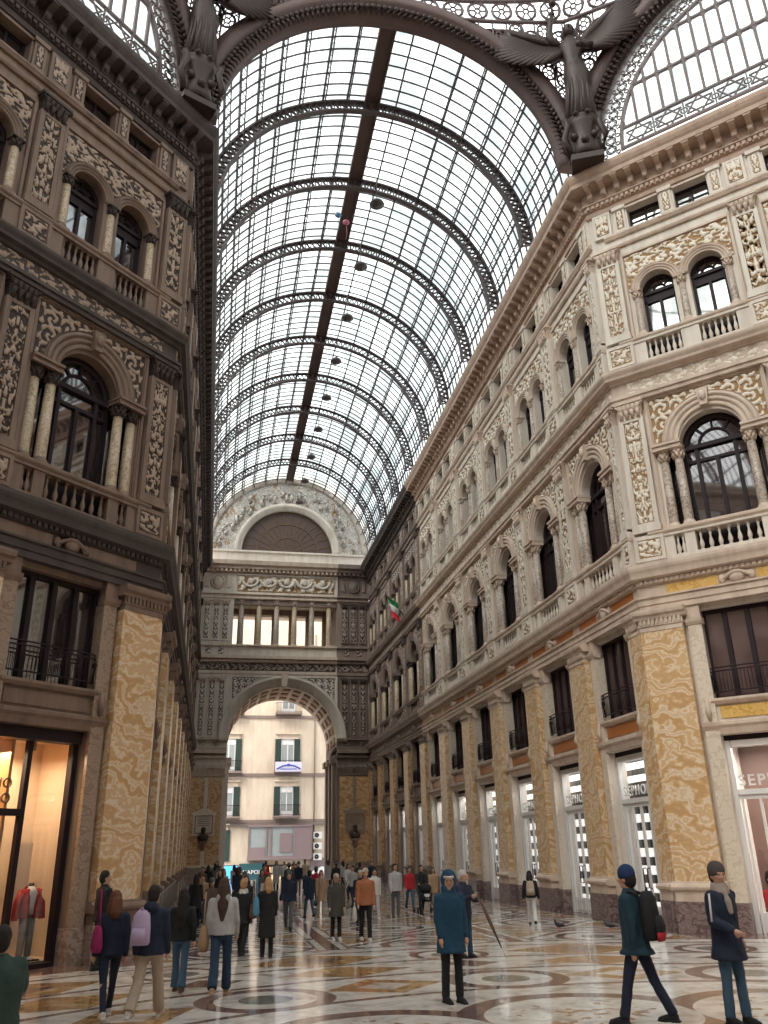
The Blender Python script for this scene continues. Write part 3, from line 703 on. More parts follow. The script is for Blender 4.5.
# clothes shop on the left
M['cream']=plain('cream_plaster',(.70,.60,.48),.6,0,.05); M['wood']=plain('orange_brown_wood',(.36,.17,.07),.45,0,.2,1.2)
mb=MB(); mb.box(1.2,5.3,-2.3,-2.2,0,5.1); mb.box(1.2,1.3,-2.3,-.55,0,5.1); mb.box(5.3,5.4,-2.3,-.55,0,5.1); mb.box(1.2,5.3,-2.3,-.5,5.0,5.1); mb.box(1.2,5.3,-2.3,-.5,-.02,.1); ob('shop_wall',mb.mesh('shop_wall','cream'),wq)
mb=MB(); mb.box(3.1,5.25,-2.2,-2.1,.1,4.2); mb.box(2.96,3.04,-2.2,-.9,.1,5.0); ob('wood_panel',mb.mesh('wood_panel','wood'),wq)
mb=MB(); mb.box(1.75,2.1,-1.6,-1.45,.1,2.6); ob('shop_pillar',mb.mesh('shop_pillar','cream'),wq)
def spot(u,n,z,label,txt=True):
    e=empty('spot_lamp'); e.matrix_world=MQ@Matrix.Translation((u,n,z)); tag(e,label,'lamp','spot lamps in the clothes shop')
    a=MB(); a.lathe([(0,.3),(.11,.3),(.11,0),(.09,0),(.09,.05),(0,.05)],14); b=MB(); b.lathe([(0,.045),(.085,.045)],14)
    ob('housing',a.mesh('housing','gilt'),e); ob('bulb',b.mesh('bulb','lamp'),e)
spot(2.45,-1.0,4.68,'large round ceiling spot lamp beside the pale shop wall on the left')
for k,(u,n) in enumerate(((3.6,-1.3),(3.95,-1.2),(4.3,-1.25))): spot(u,n,4.6,'small spot lamp above the wood panel in the left shop, %s from the bar'%ORD[k])
def area(name,Mw,loc,size,power,col,rx=0):
    l=bpy.data.lights.new(name,'AREA'); l.shape='RECTANGLE'; l.size=size[0]; l.size_y=size[1]; l.energy=power; l.color=col
    o=bpy.data.objects.new(name,l); C.objects.link(o); o.matrix_world=Mw@Matrix.Translation(loc)@Matrix.Rotation(rx,4,'X'); tag(o,'soft light of the '+name.replace('_',' '),'lamp'); return o
area('clothes_shop_lamp',MQ,(3.2,-1.3,4.6),(2.,.8),190,(1,.72,.45))
area('cosmetics_shop_lamp',MR,(YE/2-YR/2,-.78,4.9),(46,.3),260,(1,.97,.93))
area('corner_shop_lamp',MC,(CH-5,-1.6,4.9),(9,1.),750,(1,.9,.8))
# ================================================================ end wall
we,ME=wall_root('wall_end',(0,YE,0),180)
def E_(name,mb,mats,parent=None,loc=(0,0,0)): return ob(name,mb.mesh(name,mats),parent or we,loc)
# local u = -x ; clean for u>-4.65, grimy for u<-4.65
D=7.0
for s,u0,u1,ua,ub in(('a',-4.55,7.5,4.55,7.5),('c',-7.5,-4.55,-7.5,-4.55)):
    S=SETS[s]; mb=MB()
    mb.box(ua,ub,-D,0,0,10.7); 
    if s=='a': mb.arch_plate(-4.55,7.5,10.7,16.2,0,4.55,-D,0,40)
    else: mb.box(ua,ub,-D,0,10.7,16.2)
    mb.box(u0,u1,-D,0,16.2,18.75); mb.box(ua,ub,-D,0,18.75,22.9); mb.box(u0,u1,-D,0,22.9,26.2)
    mb.cur=1
    for z,h,p in((8.0,.15,.12),(8.55,.3,.3),(9.4,.2,.25),(9.75,.35,.5)): mb.box(ua-.0,ub,-D,p,z,z+h)
    for z,h,p in((10.15,.12,.32),(10.85,.12,.35),(16.3,.1,.1),(17.3,.2,.3),(17.55,.25,.5),(18.68,.14,.2),(22.95,.15,.12),(23.3,.1,.2)):
        if z<12: mb.box(ua,ub,-D,p,z,z+h)
        else: mb.box(u0,u1,-.1,p,z,z+h)
    mb.prism([(0,25.3),(.15,25.3),(.2,25.5),(.55,25.55),(.6,25.75),(.9,25.85),(1.0,26.2),(0,26.25)],u0,u1)
    n=int((u1-u0)/.38)
    for i in range(n): u=u0+(i+.5)*(u1-u0)/n; mb.box(u-.09,u+.09,.15,.5,25.3,25.52)
    E_('wall_panel',mb,[S['stone'],S['trim']])
    E_('frieze_relief',MB(),'stone') if False else None
    ob('frieze_relief',relief_mesh(u0+.1,u1-.1,16.6,17.25,.09,.08,9,'band',name='frieze_relief',mat='frelief'),we,(0,.01,0))
    # marble pier faces
    uc=(ua+ub)/2
    mb=MB(); mb.box(uc-1.25,uc+1.25,0,.12,1.35,7.9); E_('marble_facing',mb,'goldr')
    mb=MB(); mb.box(uc-.14,uc+.14,.1,.2,1.35,7.9); mb.box(uc-1.45,uc+1.45,0,.25,1.2,1.38); mb.cur=1; mb.box(uc-1.42,uc+1.42,0,.2,0,1.2); E_('pier_base',mb,[S['strip'],'dbase'])
    for k in(-1,1):
        mb=MB(); mb.prism([(0,8.1),(.14,8.1),(.3,8.5),(.3,8.6),(0,8.6)],uc+k*.7-.62,uc+k*.7+.62); E_('capital',mb,S['trim'])
    # relief strips of the two upper storeys
    for z0,z1 in((11.2,15.6),(19.3,22.3)):
        for k in(-.8,0,.8):
            mb=MB(); mb.box(uc+k-.3,uc+k+.3,0,.14,z0-.15,z1+.1); mb.box(uc+k-.34,uc+k+.34,0,.2,z1+.1,z1+.45); p=E_('relief_pilaster',mb,S['stone'])
            ob('relief_panel',relief_mesh(-.2,.2,z0,z1,.06,.07,3,'panel',mat=S['relief'] if s=='c' else 'greyrelief'),p,(uc+k,.14,0))
            ob('capital',capital_mesh(.5,.42,0,.2,.08,'capital',S['relief'] if s=='c' else 'stone2'),p,(uc+k,0,z1))
    for k in(-.55,.55):
        ob('relief_panel',relief_mesh(uc+k-.22,uc+k+.22,10.38,10.8,.05,.05,2,'band',mat='greyrelief' if s=='a' else S['relief']),we,(0,.01,0))
        ob('relief_panel',relief_mesh(uc+k-.22,uc+k+.22,18.0,18.6,.05,.05,2,'band',mat='greyrelief' if s=='a' else S['relief']),we,(0,.01,0))
    mb=MB(); mb.sphere((uc,.1,24.4),.45,14,10,(1,.35,1.1)); mb.ring([(.5,0),(.5,.14),(.62,.14),(.62,0)],uc,24.4,0,2*PI,20); 
    for k in(-1,1): mb.box(uc+k*.95-.16,uc+k*.95+.16,0,.12,23.9,24.9)
    E_('medallion',mb,'greyrelief' if False else S['trim'])
# archivolt of the great arch, coffered soffit, keystone
mb=MB(); mb.ring([(4.55,-.2),(4.55,.14),(4.8,.14),(4.82,.22),(5.1,.22),(5.12,.3),(5.36,.34),(5.4,.1),(5.4,-.1)],0,10.75,0,PI,48); av=E_('archivolt',mb,'stone')
mb=MB(); mb.extr([(-.22,15.2),(.22,15.2),(.32,16.35),(-.32,16.35)],0,.5); E_('keystone',mb,'stone2')
mb=MB()
for a in range(6,178,12):
    for n0 in(-6.2,-4.2,-2.2):
        mb.ring([(4.46,n0),(4.46,n0+1.4),(4.53,n0+1.4),(4.53,n0)],0,10.7,math.radians(a),math.radians(a+8),3)
E_('soffit_coffer',mb,'cornice')
for sg in(-1,1):
    a,b=sorted((sg*.3,sg*4.35))
    ob('spandrel_relief',relief_mesh(a,b,12.2,16.0,.09,.09,3,'spandrel',keep=lambda x,z: math.hypot(x,z-10.75)>5.5,cx=0,name='spandrel_relief',mat='greyrelief'),we,(0,.01,0))
mb=MB(); mb.box(-4.6,-4.44,0,.12,11.1,16.2); mb.box(4.44,4.6,0,.12,11.1,16.2); mb.box(-4.44,4.44,0,.12,16.04,16.2); E_('panel_frame',mb,'stone')
# dark jamb pilasters inside the passage
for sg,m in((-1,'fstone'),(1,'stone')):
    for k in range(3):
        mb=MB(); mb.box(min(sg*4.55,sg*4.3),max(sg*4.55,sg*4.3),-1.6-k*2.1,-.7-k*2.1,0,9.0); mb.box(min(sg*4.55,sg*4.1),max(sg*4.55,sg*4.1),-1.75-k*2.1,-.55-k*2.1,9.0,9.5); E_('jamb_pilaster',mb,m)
# loggia
for k,x in enumerate((-3.87,-2.33,-.78,.78,2.33,3.87)):
    for n,r in((-.35,.24),(-3.6,.24)):
        c=ob('column',cached(('lg',k%2,n),lambda: shaft_mesh(.24,.21,3.4,'dcolumn' if k in(1,) else 'column')),we,(-x,n,19.05)); ob('column_base',cached('lgb',lambda: cbase_mesh(.24,'stone2')),c,(0,0,-.25)); ob('capital',cached('lgc',lambda: round_capital_mesh(.22,.5,'capital','stone2')),c,(0,0,3.4))
mb=MB()
for x in(-3.1,-1.55,0,1.55,3.1):
    for q in range(5): mb.box(x-.42+q*.2-.03,x-.42+q*.2+.03,-.35,-.25,18.1,18.6)
E_('loggia_balusters',mb,'metal')
mb=MB(); mb.box(-4.5,4.5,-4.0,-3.2,22.4,22.9); mb.box(-4.5,4.5,-.6,-.1,22.45,22.9); E_('loggia_beam',mb,'fstone')
ob('garland_frieze',relief_mesh(-4.3,4.3,23.6,25.0,.08,.14,4,'figure',name='garland_frieze',mat='relief'),we,(0,.02,0))
mb=MB()
for x in(-3.2,-1.6,0,1.6,3.2):
    mb.tube([(x+.7*math.cos(t),.16,24.7-.65*math.sin(t)) for t in [PI*i/12 for i in range(13)]],.13,7); mb.sphere((x,.18,24.55),.28,10,8,(1,.5,1.1))
E_('garland',mb,'stone'); mb=MB(); frame_box(mb,-4.6,4.6,23.4,25.2,.12,0,.12); E_('panel_frame',mb,'stone')
# lunette
mb=MB(); mb.box(-7.5,7.5,-.5,.1,26.2,27.3); mb.box(-7.5,7.5,-.5,.25,27.25,27.42)
mb.ring([(4.15,-.5),(4.15,-.0),(8.0,-.0),(8.0,-.5)],0,27.4,0,PI,48); E_('lunette_wall',mb,'stone')
mb=MB(); mb.ring([(4.12,-.3),(4.12,.1),(4.4,.12),(4.45,.2),(4.75,.25),(4.8,.05),(4.8,-.1)],0,27.4,0,PI,48); mb.ring([(6.9,-.1),(6.9,.2),(7.1,.28),(7.4,.3),(7.55,.15),(7.9,.1),(7.9,-.1)],0,27.4,0,PI,48); E_('archivolt',mb,'stone')
def fresco():
    nt=NT('faded_lunette_painting'); p=nt.wpos(); a=nt.noise(p,1.5,5,.62,.8); b=nt.noise(p,3.2,4,.6,1.)
    c=nt.ramp(a*.6+b*.45,[(.40,(.40,.22,.08)),(.46,(.30,.22,.16)),(.50,(.70,.67,.62)),(.55,(.34,.29,.25)),(.60,(.78,.75,.70)),(.68,(.48,.30,.14))]); nt.pr(c,.7,0,nt.bump(b,.6,.08)); return nt.m
M['fresco']=fresco()
mb=MB(); mb.ring([(4.8,0),(4.8,.05),(6.95,.05),(6.95,0)],0,27.42,0,PI,48,False); fo=E_('lunette_painting',mb,'fresco')
rnd=random.Random(5); mb=MB()     # modelled figures of the lunette
for k in range(34):
    a=math.radians(6+168*k/33+rnd.uniform(-2,2)); r=rnd.uniform(5.2,6.4); x,z=r*math.cos(a),27.45+r*math.sin(a); h=rnd.uniform(.5,.9)
    mb.tube([(x,.08,z-h*.5),(x+rnd.uniform(-.15,.15),.16,z),(x+rnd.uniform(-.2,.2),.12,z+h*.45)],.16,6,rs=[.2,.15,.07]); mb.sphere((x,.16,z+h*.5),.11,8,6)
    mb.tube([(x,.14,z+h*.3),(x+rnd.uniform(-.5,.5),.16,z+rnd.uniform(-.2,.5))],.05,5)
E_('lunette_figures',mb,M['fresco'])
NWIN[0]+=1; lw=empty('window_%d'%NWIN[0]); lw.matrix_world=ME; tag(lw,'dark semicircular lunette window with radial bars at the far end under the vault','window',kind='structure')
mb=MB(); pts=[(4.12*math.cos(PI*i/40),27.42+4.12*math.sin(PI*i/40)) for i in range(41)]; mb.extr(pts,-.32,-.28); ob('pane',mb.mesh('pane',plain('brown_lunette_screen',(.10,.06,.05),.5)),lw)
mb=MB()
for a in range(0,181,12): c,s_=math.cos(math.radians(a)),math.sin(math.radians(a)); mb.bar((1.5*c,-.25,27.42+1.5*s_),(4.1*c,-.25,27.42+4.1*s_),.05,.05)
for r in(1.5,2.8,4.05): mb.ring([(r,-.29),(r,-.22),(r+.06,-.22),(r+.06,-.29)],0,27.42,0,PI,30)
for a in range(0,181,20): c,s_=math.cos(math.radians(a)),math.sin(math.radians(a)); mb.bar((0,-.25,27.42),(1.5*c,-.25,27.42+1.5*s_),.04,.05)
ob('frame',mb.mesh('frame','gilt'),lw)
# ================================================================ barrel vault
ce=empty('ceiling',(0,0,0)); tag(ce,kind='structure')
R0=7.45; Z0=27.2
def arc(r,y,a0=0,a1=PI,seg=60): return [(r*math.cos(a0+(a1-a0)*i/seg),y,Z0+r*math.sin(a0+(a1-a0)*i/seg)) for i in range(seg+1)]
def rib_mesh():
    mb=MB()
    for r,t in((7.25,.09),(6.72,.08)): mb.ring([(r,-.13),(r,.13),(r+t,.13),(r+t,-.13)],0,0,0,PI,60,False)
    n=72
    for i in range(n):
        a=PI*i/n; b=PI*(i+1)/n; m=(a+b)/2
        for q0,q1 in((a,m),(m,b)):
            ra,rb=(6.78,7.27) if q0==a else (7.27,6.78); 
            mb.bar((ra*math.cos(q0),0,ra*math.sin(q0)),(rb*math.cos(q1),0,rb*math.sin(q1)),.05,.12,(0,1,0))
    return mb.mesh('vault_rib','iron')
rm=rib_mesh()
for i in range(1,10): ob('vault_rib',rm,ce,(0,YR+PITCH*i,Z0))
def purlin_mesh(L):
    mb=MB(); mb.box(-.038,.038,0,L,-.03,.06); mb.box(-.026,.026,0,L,-.30,-.26)
    n=int(L/.6)
    for i in range(n): y=L*i/n; mb.bar((0,y,0),(0,y+L/n/2,-.28),.024); mb.bar((0,y+L/n/2,-.28),(0,y+L/n,0),.024)
    return mb.mesh('purlin','iron')
pm=purlin_mesh(YE-YR)
for k in range(1,20):
    a=math.radians(9*k)
    if k==10: continue
    o=ob('purlin',pm,ce,(7.38*math.cos(a),YR,Z0+7.38*math.sin(a))); o.rotation_euler=(0,PI/2-a,0)
def hoops():
    mb=MB()
    for i in range(8):
        y=.3+.6*i; mb.ring([(7.38,y-.021),(7.38,y+.021),(7.45,y+.021),(7.45,y-.021)],0,0,0,PI,60,False)
    return mb.mesh('glazing_bars','iron')
hm=hoops()
for i in range(10): ob('glazing_bars',hm,ce,(0,YR+PITCH*i,Z0))
def panes(seed):
    r=random.Random(seed); mb=MB(); vals=[]
    for j in range(20):
        for i in range(8):
            y0,y1=.6*i-.0,.6*i+.6; t=r.random()**2 if r.random()<.5 else .1
            for q in range(3):
                a0=math.radians(9*j+3*q); a1=math.radians(9*j+3*q+3); k=len(mb.v)
                mb.v+=[(7.45*math.cos(a),y,7.45*math.sin(a)) for a,y in((a0,y0),(a1,y0),(a1,y1),(a0,y1))]; mb.face([k,k+1,k+2,k+3]); vals.append(t)
    mb.att=('tint',vals,'FACE'); return mb.mesh('glass_pane','roofglass')
for i in range(10): ob('glass_pane',panes(i),ce,(0,YR+PITCH*i,Z0))
mb=MB(); mb.box(-.36,.36,YR,YE,34.50,34.56); mb.box(-.36,-.3,YR,YE,34.3,34.5); mb.box(.3,.36,YR,YE,34.3,34.5)
ob('ridge_walkway',mb.mesh('ridge_walkway','arch_iron'),ce)
for k,ang in enumerate((90,180,270)):      # the vaults of the other arms, seen only in reflections
    av_=empty('arm_vault',(0,5,0),math.radians(ang),ce)
    for i in range(1,6): ob('vault_rib',rm,av_,(0,18.12+PITCH*i,Z0))
    for i in range(5): ob('glazing_bars',hm,av_,(0,18.12+PITCH*i,Z0))
    for q in range(1,20):
        a=math.radians(9*q); o=ob('purlin',pm,av_,(7.38*math.cos(a),18.12,Z0+7.38*math.sin(a))); o.rotation_euler=(0,PI/2-a,0)
# hanging lamps under the vault
def hang(i,y):
    e=empty('hanging_lamp',(1.0,y,32.4)); tag(e,'grey bell-shaped lamp hanging from the glass vault, %s from the near arch'%ORD[i],'lamp','lamps hanging under the vault')
    a=MB(); a.lathe([(0,.34),(.1,.33),(.16,.26),(.32,.14),(.38,0),(.36,-.02),(.2,-.12),(0,-.15)],16); b=MB(); b.tube([(0,0,.3),(0,0,1.65)],.02,5)
    ob('lamp_shade',a.mesh('lamp_shade','lead'),e); ob('cable',b.mesh('cable','iron'),e)
for i in range(9): hang(i,YR+8.9+PITCH*i*1.02)
# ================================================================ octagon drum, arches and dome
def drum_map(x,z,inn=0):
    t=sst(30.5,36.6,z)*.85; th=x/7.6*PI/8; X=x*(1-t)+18*math.sin(th)*t; Y=18.1*(1-t)+18*math.cos(th)*t
    return X,Y-inn,z
def wheel(mb,cx,cz,r,f,rt=.045):
    n=12; mb.tube([f(cx+r*math.cos(2*PI*i/n),cz+r*math.sin(2*PI*i/n)) for i in range(n+1)],rt,4,caps=False,smooth=False)
    for i in range(6): a=PI*i/3; mb.tube([f(cx+.1*math.cos(a),cz+.1*math.sin(a)),f(cx+r*math.cos(a),cz+r*math.sin(a))],rt*.6,4,caps=False,smooth=False)
    mb.tube([f(cx+.13*math.cos(2*PI*i/6),cz+.13*math.sin(2*PI*i/6)) for i in range(7)],rt*.7,4,caps=False,smooth=False)
def spandrel_mesh():
    mb=MB(); f=lambda x,z: drum_map(x,z)
    for sg in(-1,1):
        for i in range(12):
            for j in range(11):
                x=7.3-.62*i; z=28.0+.62*j+(.31 if i%2 else 0)
                if z>34.1 or math.hypot(x,z-27.2)<7.95: continue
                wheel(mb,sg*x,z,.31,f,.058)
                for q in range(4): a=PI/4+PI*q/2; mb.tube([f(sg*x+.31*math.cos(a),z+.31*math.sin(a)),f(sg*x+.62*math.cos(a)*.9,z+.31*2*math.sin(a)*.9)],.03,4,caps=False,smooth=False)
        for i in range(13):
            x=7.5-.62*i; zs=27.2+math.sqrt(max(0,7.6**2-x*x)) if x<7.6 else 27.2
            if zs<34.3: mb.tube([f(sg*x,zs+(34.4-zs)*q/4) for q in range(5)],.04,4,caps=False,smooth=False)
    return mb.mesh('spandrel_lattice','lattice')
def wheelband_mesh():
    mb=MB(); f=lambda x,z: drum_map(x,z)
    for z,t in((34.3,.09),(35.35,.1),(36.45,.12)): mb.tube([f(-7.6+15.2*i/24,z) for i in range(25)],t,6,caps=False)
    for i in range(14): wheel(mb,-7.05+1.085*i,34.82,.43,f,.07)
    return mb.mesh('wheel_band','lattice')
def starband_mesh():
    mb=MB(); f=lambda x,z: drum_map(x,z,.0)
    k=len(mb.v)
    for i in range(25):
        for z in(35.4,36.4): mb.v.append(drum_map(-7.6+15.2*i/24,z,-.06))
    for i in range(24): mb.face([k+2*i,k+2*i+2,k+2*i+3,k+2*i+1])
    mb.cur=1
    for i in range(16):
        cx=-7.1+.95*i; k=len(mb.v)
        for q in range(10): a=PI/2+PI*q/5; r=.3 if q%2==0 else .13; mb.v.append(drum_map(cx+r*math.cos(a),35.9+r*math.sin(a),.02))
        mb.face(list(range(k,k+10)))
    return mb.mesh('star_band',['lead2','metal'])
M['lead2']=plain('pale_grey_band',(.42,.36,.33),.6)
def drumarch_mesh():
    mb=MB(); prof=[(6.75,-.55),(6.75,-.15),(6.95,-.05),(6.95,.1),(7.15,.12),(7.2,.3),(7.55,.34),(7.62,.22),(7.85,.2),(7.9,0),(7.9,-.3),(7.4,-.55)]
    mb.ring([(r,-n) for r,n in prof],0,0,0.02,PI-.02,56); return mb.mesh('drum_arch','arch_iron')
def garland_mesh():
    mb=MB(); n=90
    for i in range(n):
        a=.05+(PI-.1)*i/(n-1); r=7.0; mb.sphere((r*math.cos(a),-.18,r*math.sin(a)),.13,6,4,(1,1,1))
        b=a+.5*(PI-.1)/(n-1); mb.tube([(7.0*math.cos(a),-.14,7.0*math.sin(a)),(6.72*math.cos(b),-.22,6.72*math.sin(b)),(6.62*math.cos(b+.004),-.1,6.62*math.sin(b+.004))],.06,4,rs=[.08,.06,.02])
    return mb.mesh('arch_garland','bronze')
sm,wb,sb,da,ga=spandrel_mesh(),wheelband_mesh(),starband_mesh(),drumarch_mesh(),garland_mesh()
for k in range(8):
    a=-k*PI/4
    front=k in(0,1,7)
    e=empty('drum_side',(0,5,0),a,ce)
    d=ob('drum_arch',da,e,(0,18.1 if k%2==0 else 18.05,Z0)); 
    if front or k in(4,3,5): ob('arch_garland',ga,d) if front else None; ob('spandrel_lattice',sm,e)
    ob('wheel_band',wb,e); ob('star_band',sb,e)
# lunette glazing on the cut-off corners
def lun_frame():
    mb=MB(); r1=5.75
    mb.ring([(r1,-.08),(r1,.08),(r1+.12,.08),(r1+.12,-.08)],0,0,0,PI,48,False)
    mb.ring([(6.62,-.08),(6.62,.08),(6.74,.08),(6.74,-.08)],0,0,0,PI,48,False)
    n=46
    for i in range(n):
        a=PI*(i+.5)/n; c=(6.24*math.cos(a),6.24*math.sin(a)); wheel(mb,c[0],c[1],.19,lambda x,z:(x,0,z),.035); 
        for rr in(5.98,6.5): mb.ring([(.07,-.03),(.07,.03),(.1,.03),(.1,-.03)],rr*math.cos(a+PI/n/2),rr*math.sin(a+PI/n/2),0,2*PI,6,False)
    for i in range(-11,12):
        x=.51*i; z1=math.sqrt(max(0,r1*r1-x*x)); 
        if z1>.8: mb.box(x-.052,x+.052,-.05,.05,.98,z1)
    for z in(0.0,.95,2.85,4.7):
        h=math.sqrt(r1*r1-z*z); mb.box(-h,h,-.06,.06,z,z+.09)
        if z>1:
            for i in range(-11,12):
                x=.51*i
                if abs(x)<h:
                    for sg in(-1,1): mb.extr([(x,z-.16),(x+sg*.17,z+.04),(x,z+.25)],-.04,.04)
    for i in range(10):
        cx=-5.1+1.134*i
        for tri in(0,1):
            p=[(cx+.56*math.cos(PI/2+tri*PI+2*PI*q/3),.5+.44*math.sin(PI/2+tri*PI+2*PI*q/3)) for q in range(3)]
            for q in range(3): a,b=p[q],p[(q+1)%3]; mb.bar((a[0],0,a[1]),(b[0],0,b[1]),.045,.06,(0,1,0))
        wheel(mb,cx+.567,.5,.12,lambda x,z:(x,0,z),.03); mb.box(cx+.54,cx+.59,-.04,.04,.05,.95)
    return mb.mesh('frame','lattice')
def lun_glass():
    mb=MB(); pts=[(6.7*math.cos(PI*i/40),6.7*math.sin(PI*i/40)) for i in range(41)]; k=len(mb.v); mb.v+=[(x,.07,z) for x,z in pts]; mb.face(list(range(k,k+41))); mb.att=('tint',[.1],'FACE'); return mb.mesh('pane','roofglass')
lf,lg=lun_frame(),lun_glass()
for k,lab in((1,'right'),(7,'left')):
    NWIN[0]+=1; a=-k*PI/4; e=empty('window_%d'%NWIN[0],(18.15*math.sin(-a),5+18.15*math.cos(a),Z0),a); tag(e,'semicircular glazed lunette with iron tracery and star band above the %s cut-off corner'%lab,'window',kind='structure')
    ob('frame',lf,e); ob('pane',lg,e)
# dome above the octagon
def dome_ribs():
    mb=MB(); P=[(18-17*(1-math.cos(t)),36.5+20*math.sin(t)) for t in [PI/2*i/14 for i in range(15)]]
    for r,z in P[::2]: mb.tube([(r*math.cos(2*PI*i/48),r*math.sin(2*PI*i/48),z) for i in range(49)],.07,4,caps=False,smooth=False)
    return mb.mesh('dome_hoops','iron'),P
dh,DP=dome_ribs(); ob('dome_hoops',dh,ce,(0,5,0))
mb=MB(); mb.tube([(r,0,z) for r,z in DP],.14,4,smooth=False); dr=mb.mesh('dome_rib','iron')
for i in range(32): ob('dome_rib',dr,ce,(0,5,0),2*PI*i/32)
mb=MB(); vals=[]; rr_=random.Random(3)
mb.lathe([(r+.05,z+.05) for r,z in DP],64,(0,0,0)); mb.att=('tint',[rr_.random()*.5 for _ in mb.f],'FACE'); mb.sm=[False]*len(mb.sm)
ob('glass_pane',mb.mesh('glass_pane','roofglass'),ce,(0,5,0))
# ================================================================ floor
def floor_mat():
    nt=NT('inlaid_marble_floor'); x,y,z=nt.xyz(nt.wpos()); yc=y-5
    r=(x*x+yc*yc).sqrt(); th=nt.m_('ARCTAN2',x,yc); st=PI/8
    ta=(th+st/2).mod(st)-st/2            # angle inside a 22.5 degree sector
    tb=th.mod(st)-st/2
    def disc(rc,t,off=0):                # distance to a disc centre at radius rc in each sector
        u=r*t.cos()-rc; v=r*t.sin(); return (u*u+v*v).sqrt()
    p=nt.wpos(); v1=nt.noise(p,.8,6,.65,1.2); v2=nt.noise(p,3.,5,.6,.6)
    white=nt.ramp(v1*.6+v2*.4,[(.36,(.36,.31,.28)),(.46,(.62,.57,.52)),(.56,(.78,.74,.69)),(.7,(.66,.60,.54))])
    brown=nt.ramp(v2,[(.35,(.13,.075,.065)),(.65,(.24,.15,.13))])
    gold=nt.ramp(v1*.4+v2*.6,[(.36,(.22,.10,.04)),(.5,(.44,.25,.10)),(.62,(.55,.40,.24))])
    grey=nt.ramp(v2,[(.35,(.15,.15,.135)),(.65,(.25,.25,.22))])
    def over(c,mask,col): return nt.mix(mask,c,col)
    band=lambda v,a,b:(v>a)*(v<b)
    c=white
    # triangles and lozenges between the rings
    lob=(r-14.0).abs()+(tb*r).abs()*.55
    c=over(c,band(r,13.2,14.95)*(lob<.8),gold)
    c=over(c,band(r,13.2,14.95)*((ta*r).abs()*.8+(r-14.1).abs()<.55),brown)
    c=over(c,band(r,10.8,13.0)*((tb*r).abs()+(r-11.9).abs()*1.3<1.15),gold)
    c=over(c,band(r,10.8,13.0)*((tb*r).abs()+(r-11.9).abs()*1.3<.55),white)
    c=over(c,band(r,15.1,17.0)*((tb*r).abs()+(r-16).abs()*1.5<1.7),gold)
    c=over(c,band(r,15.1,17.0)*((tb*r).abs()+(r-16).abs()*1.5<.8),brown)
    for rr in(10.75,13.1,15.0,17.1,17.9): c=over(c,band(r,rr-.09,rr+.09),brown)
    d1=disc(11.75,ta); c=over(c,d1<1.18,brown); c=over(c,d1<.86,white); c=over(c,d1<.45,grey)
    d2=disc(15.75,ta); c=over(c,d2<.92,brown); c=over(c,d2<.72,white); c=over(c,d2<.42,grey)
    d3=disc(7.95,ta); ins=r<10.6
    c=over(c,band(d3,1.55,1.95)*ins,brown); mos=nt.noise(p,2.6,4,.6)
    c=over(c,(d3<1.2)*(mos>.56),gold); c=over(c,(d3<1.1)*(mos>.61),brown)
    c=over(c,band(r,5.6,5.9),brown); c=over(c,(r<3.2)*(r>2.8),gold)
    # the nave arm: square bays with circles and lozenges
    nave=(r>17.95)
    xa=(x+2.4).mod(4.8)-2.4; ya=(y-25.6).mod(4.8)-2.4
    q=(xa*xa+ya*ya).sqrt(); lz=xa.abs()+ya.abs(); sq=xa.abs().max(ya.abs())
    n=nt.mix(sq>2.22,white,brown); n=over(n,band(sq,1.95,2.05),grey); n=over(n,lz<2.15,brown); n=over(n,lz<1.85,white); n=over(n,q<1.15,brown); n=over(n,q<.9,white); n=over(n,q<.45,grey)
    n=over(n,(sq<1.92)*(lz>2.5),gold); n=over(n,x.abs()>6.9,brown)
    c=nt.mix(nave,c,n)
    fl=nt.noise(p,1.5,4,.6)
    nt.pr(c,nt.ramp(fl,[(.35,(.06,)*3),(.7,(.20,)*3)]),0,nt.bump(nt.noise(p,2.2,3),.05,.02),Specular_IOR_Level=.6)
    return nt.m
M['floor']=floor_mat()
mb=MB(); mb.box(-24,24,-16,79,-.3,0); fl_=ob('floor',mb.mesh('floor','floor')); tag(fl_,kind='structure')
M['asphalt']=plain('dark_street_paving',(.12,.11,.10),.5); mb=MB(); mb.box(-30,30,79,120,-2.3,-2.0); so_=ob('street_ground',mb.mesh('street_ground','asphalt')); tag(so_,kind='structure')
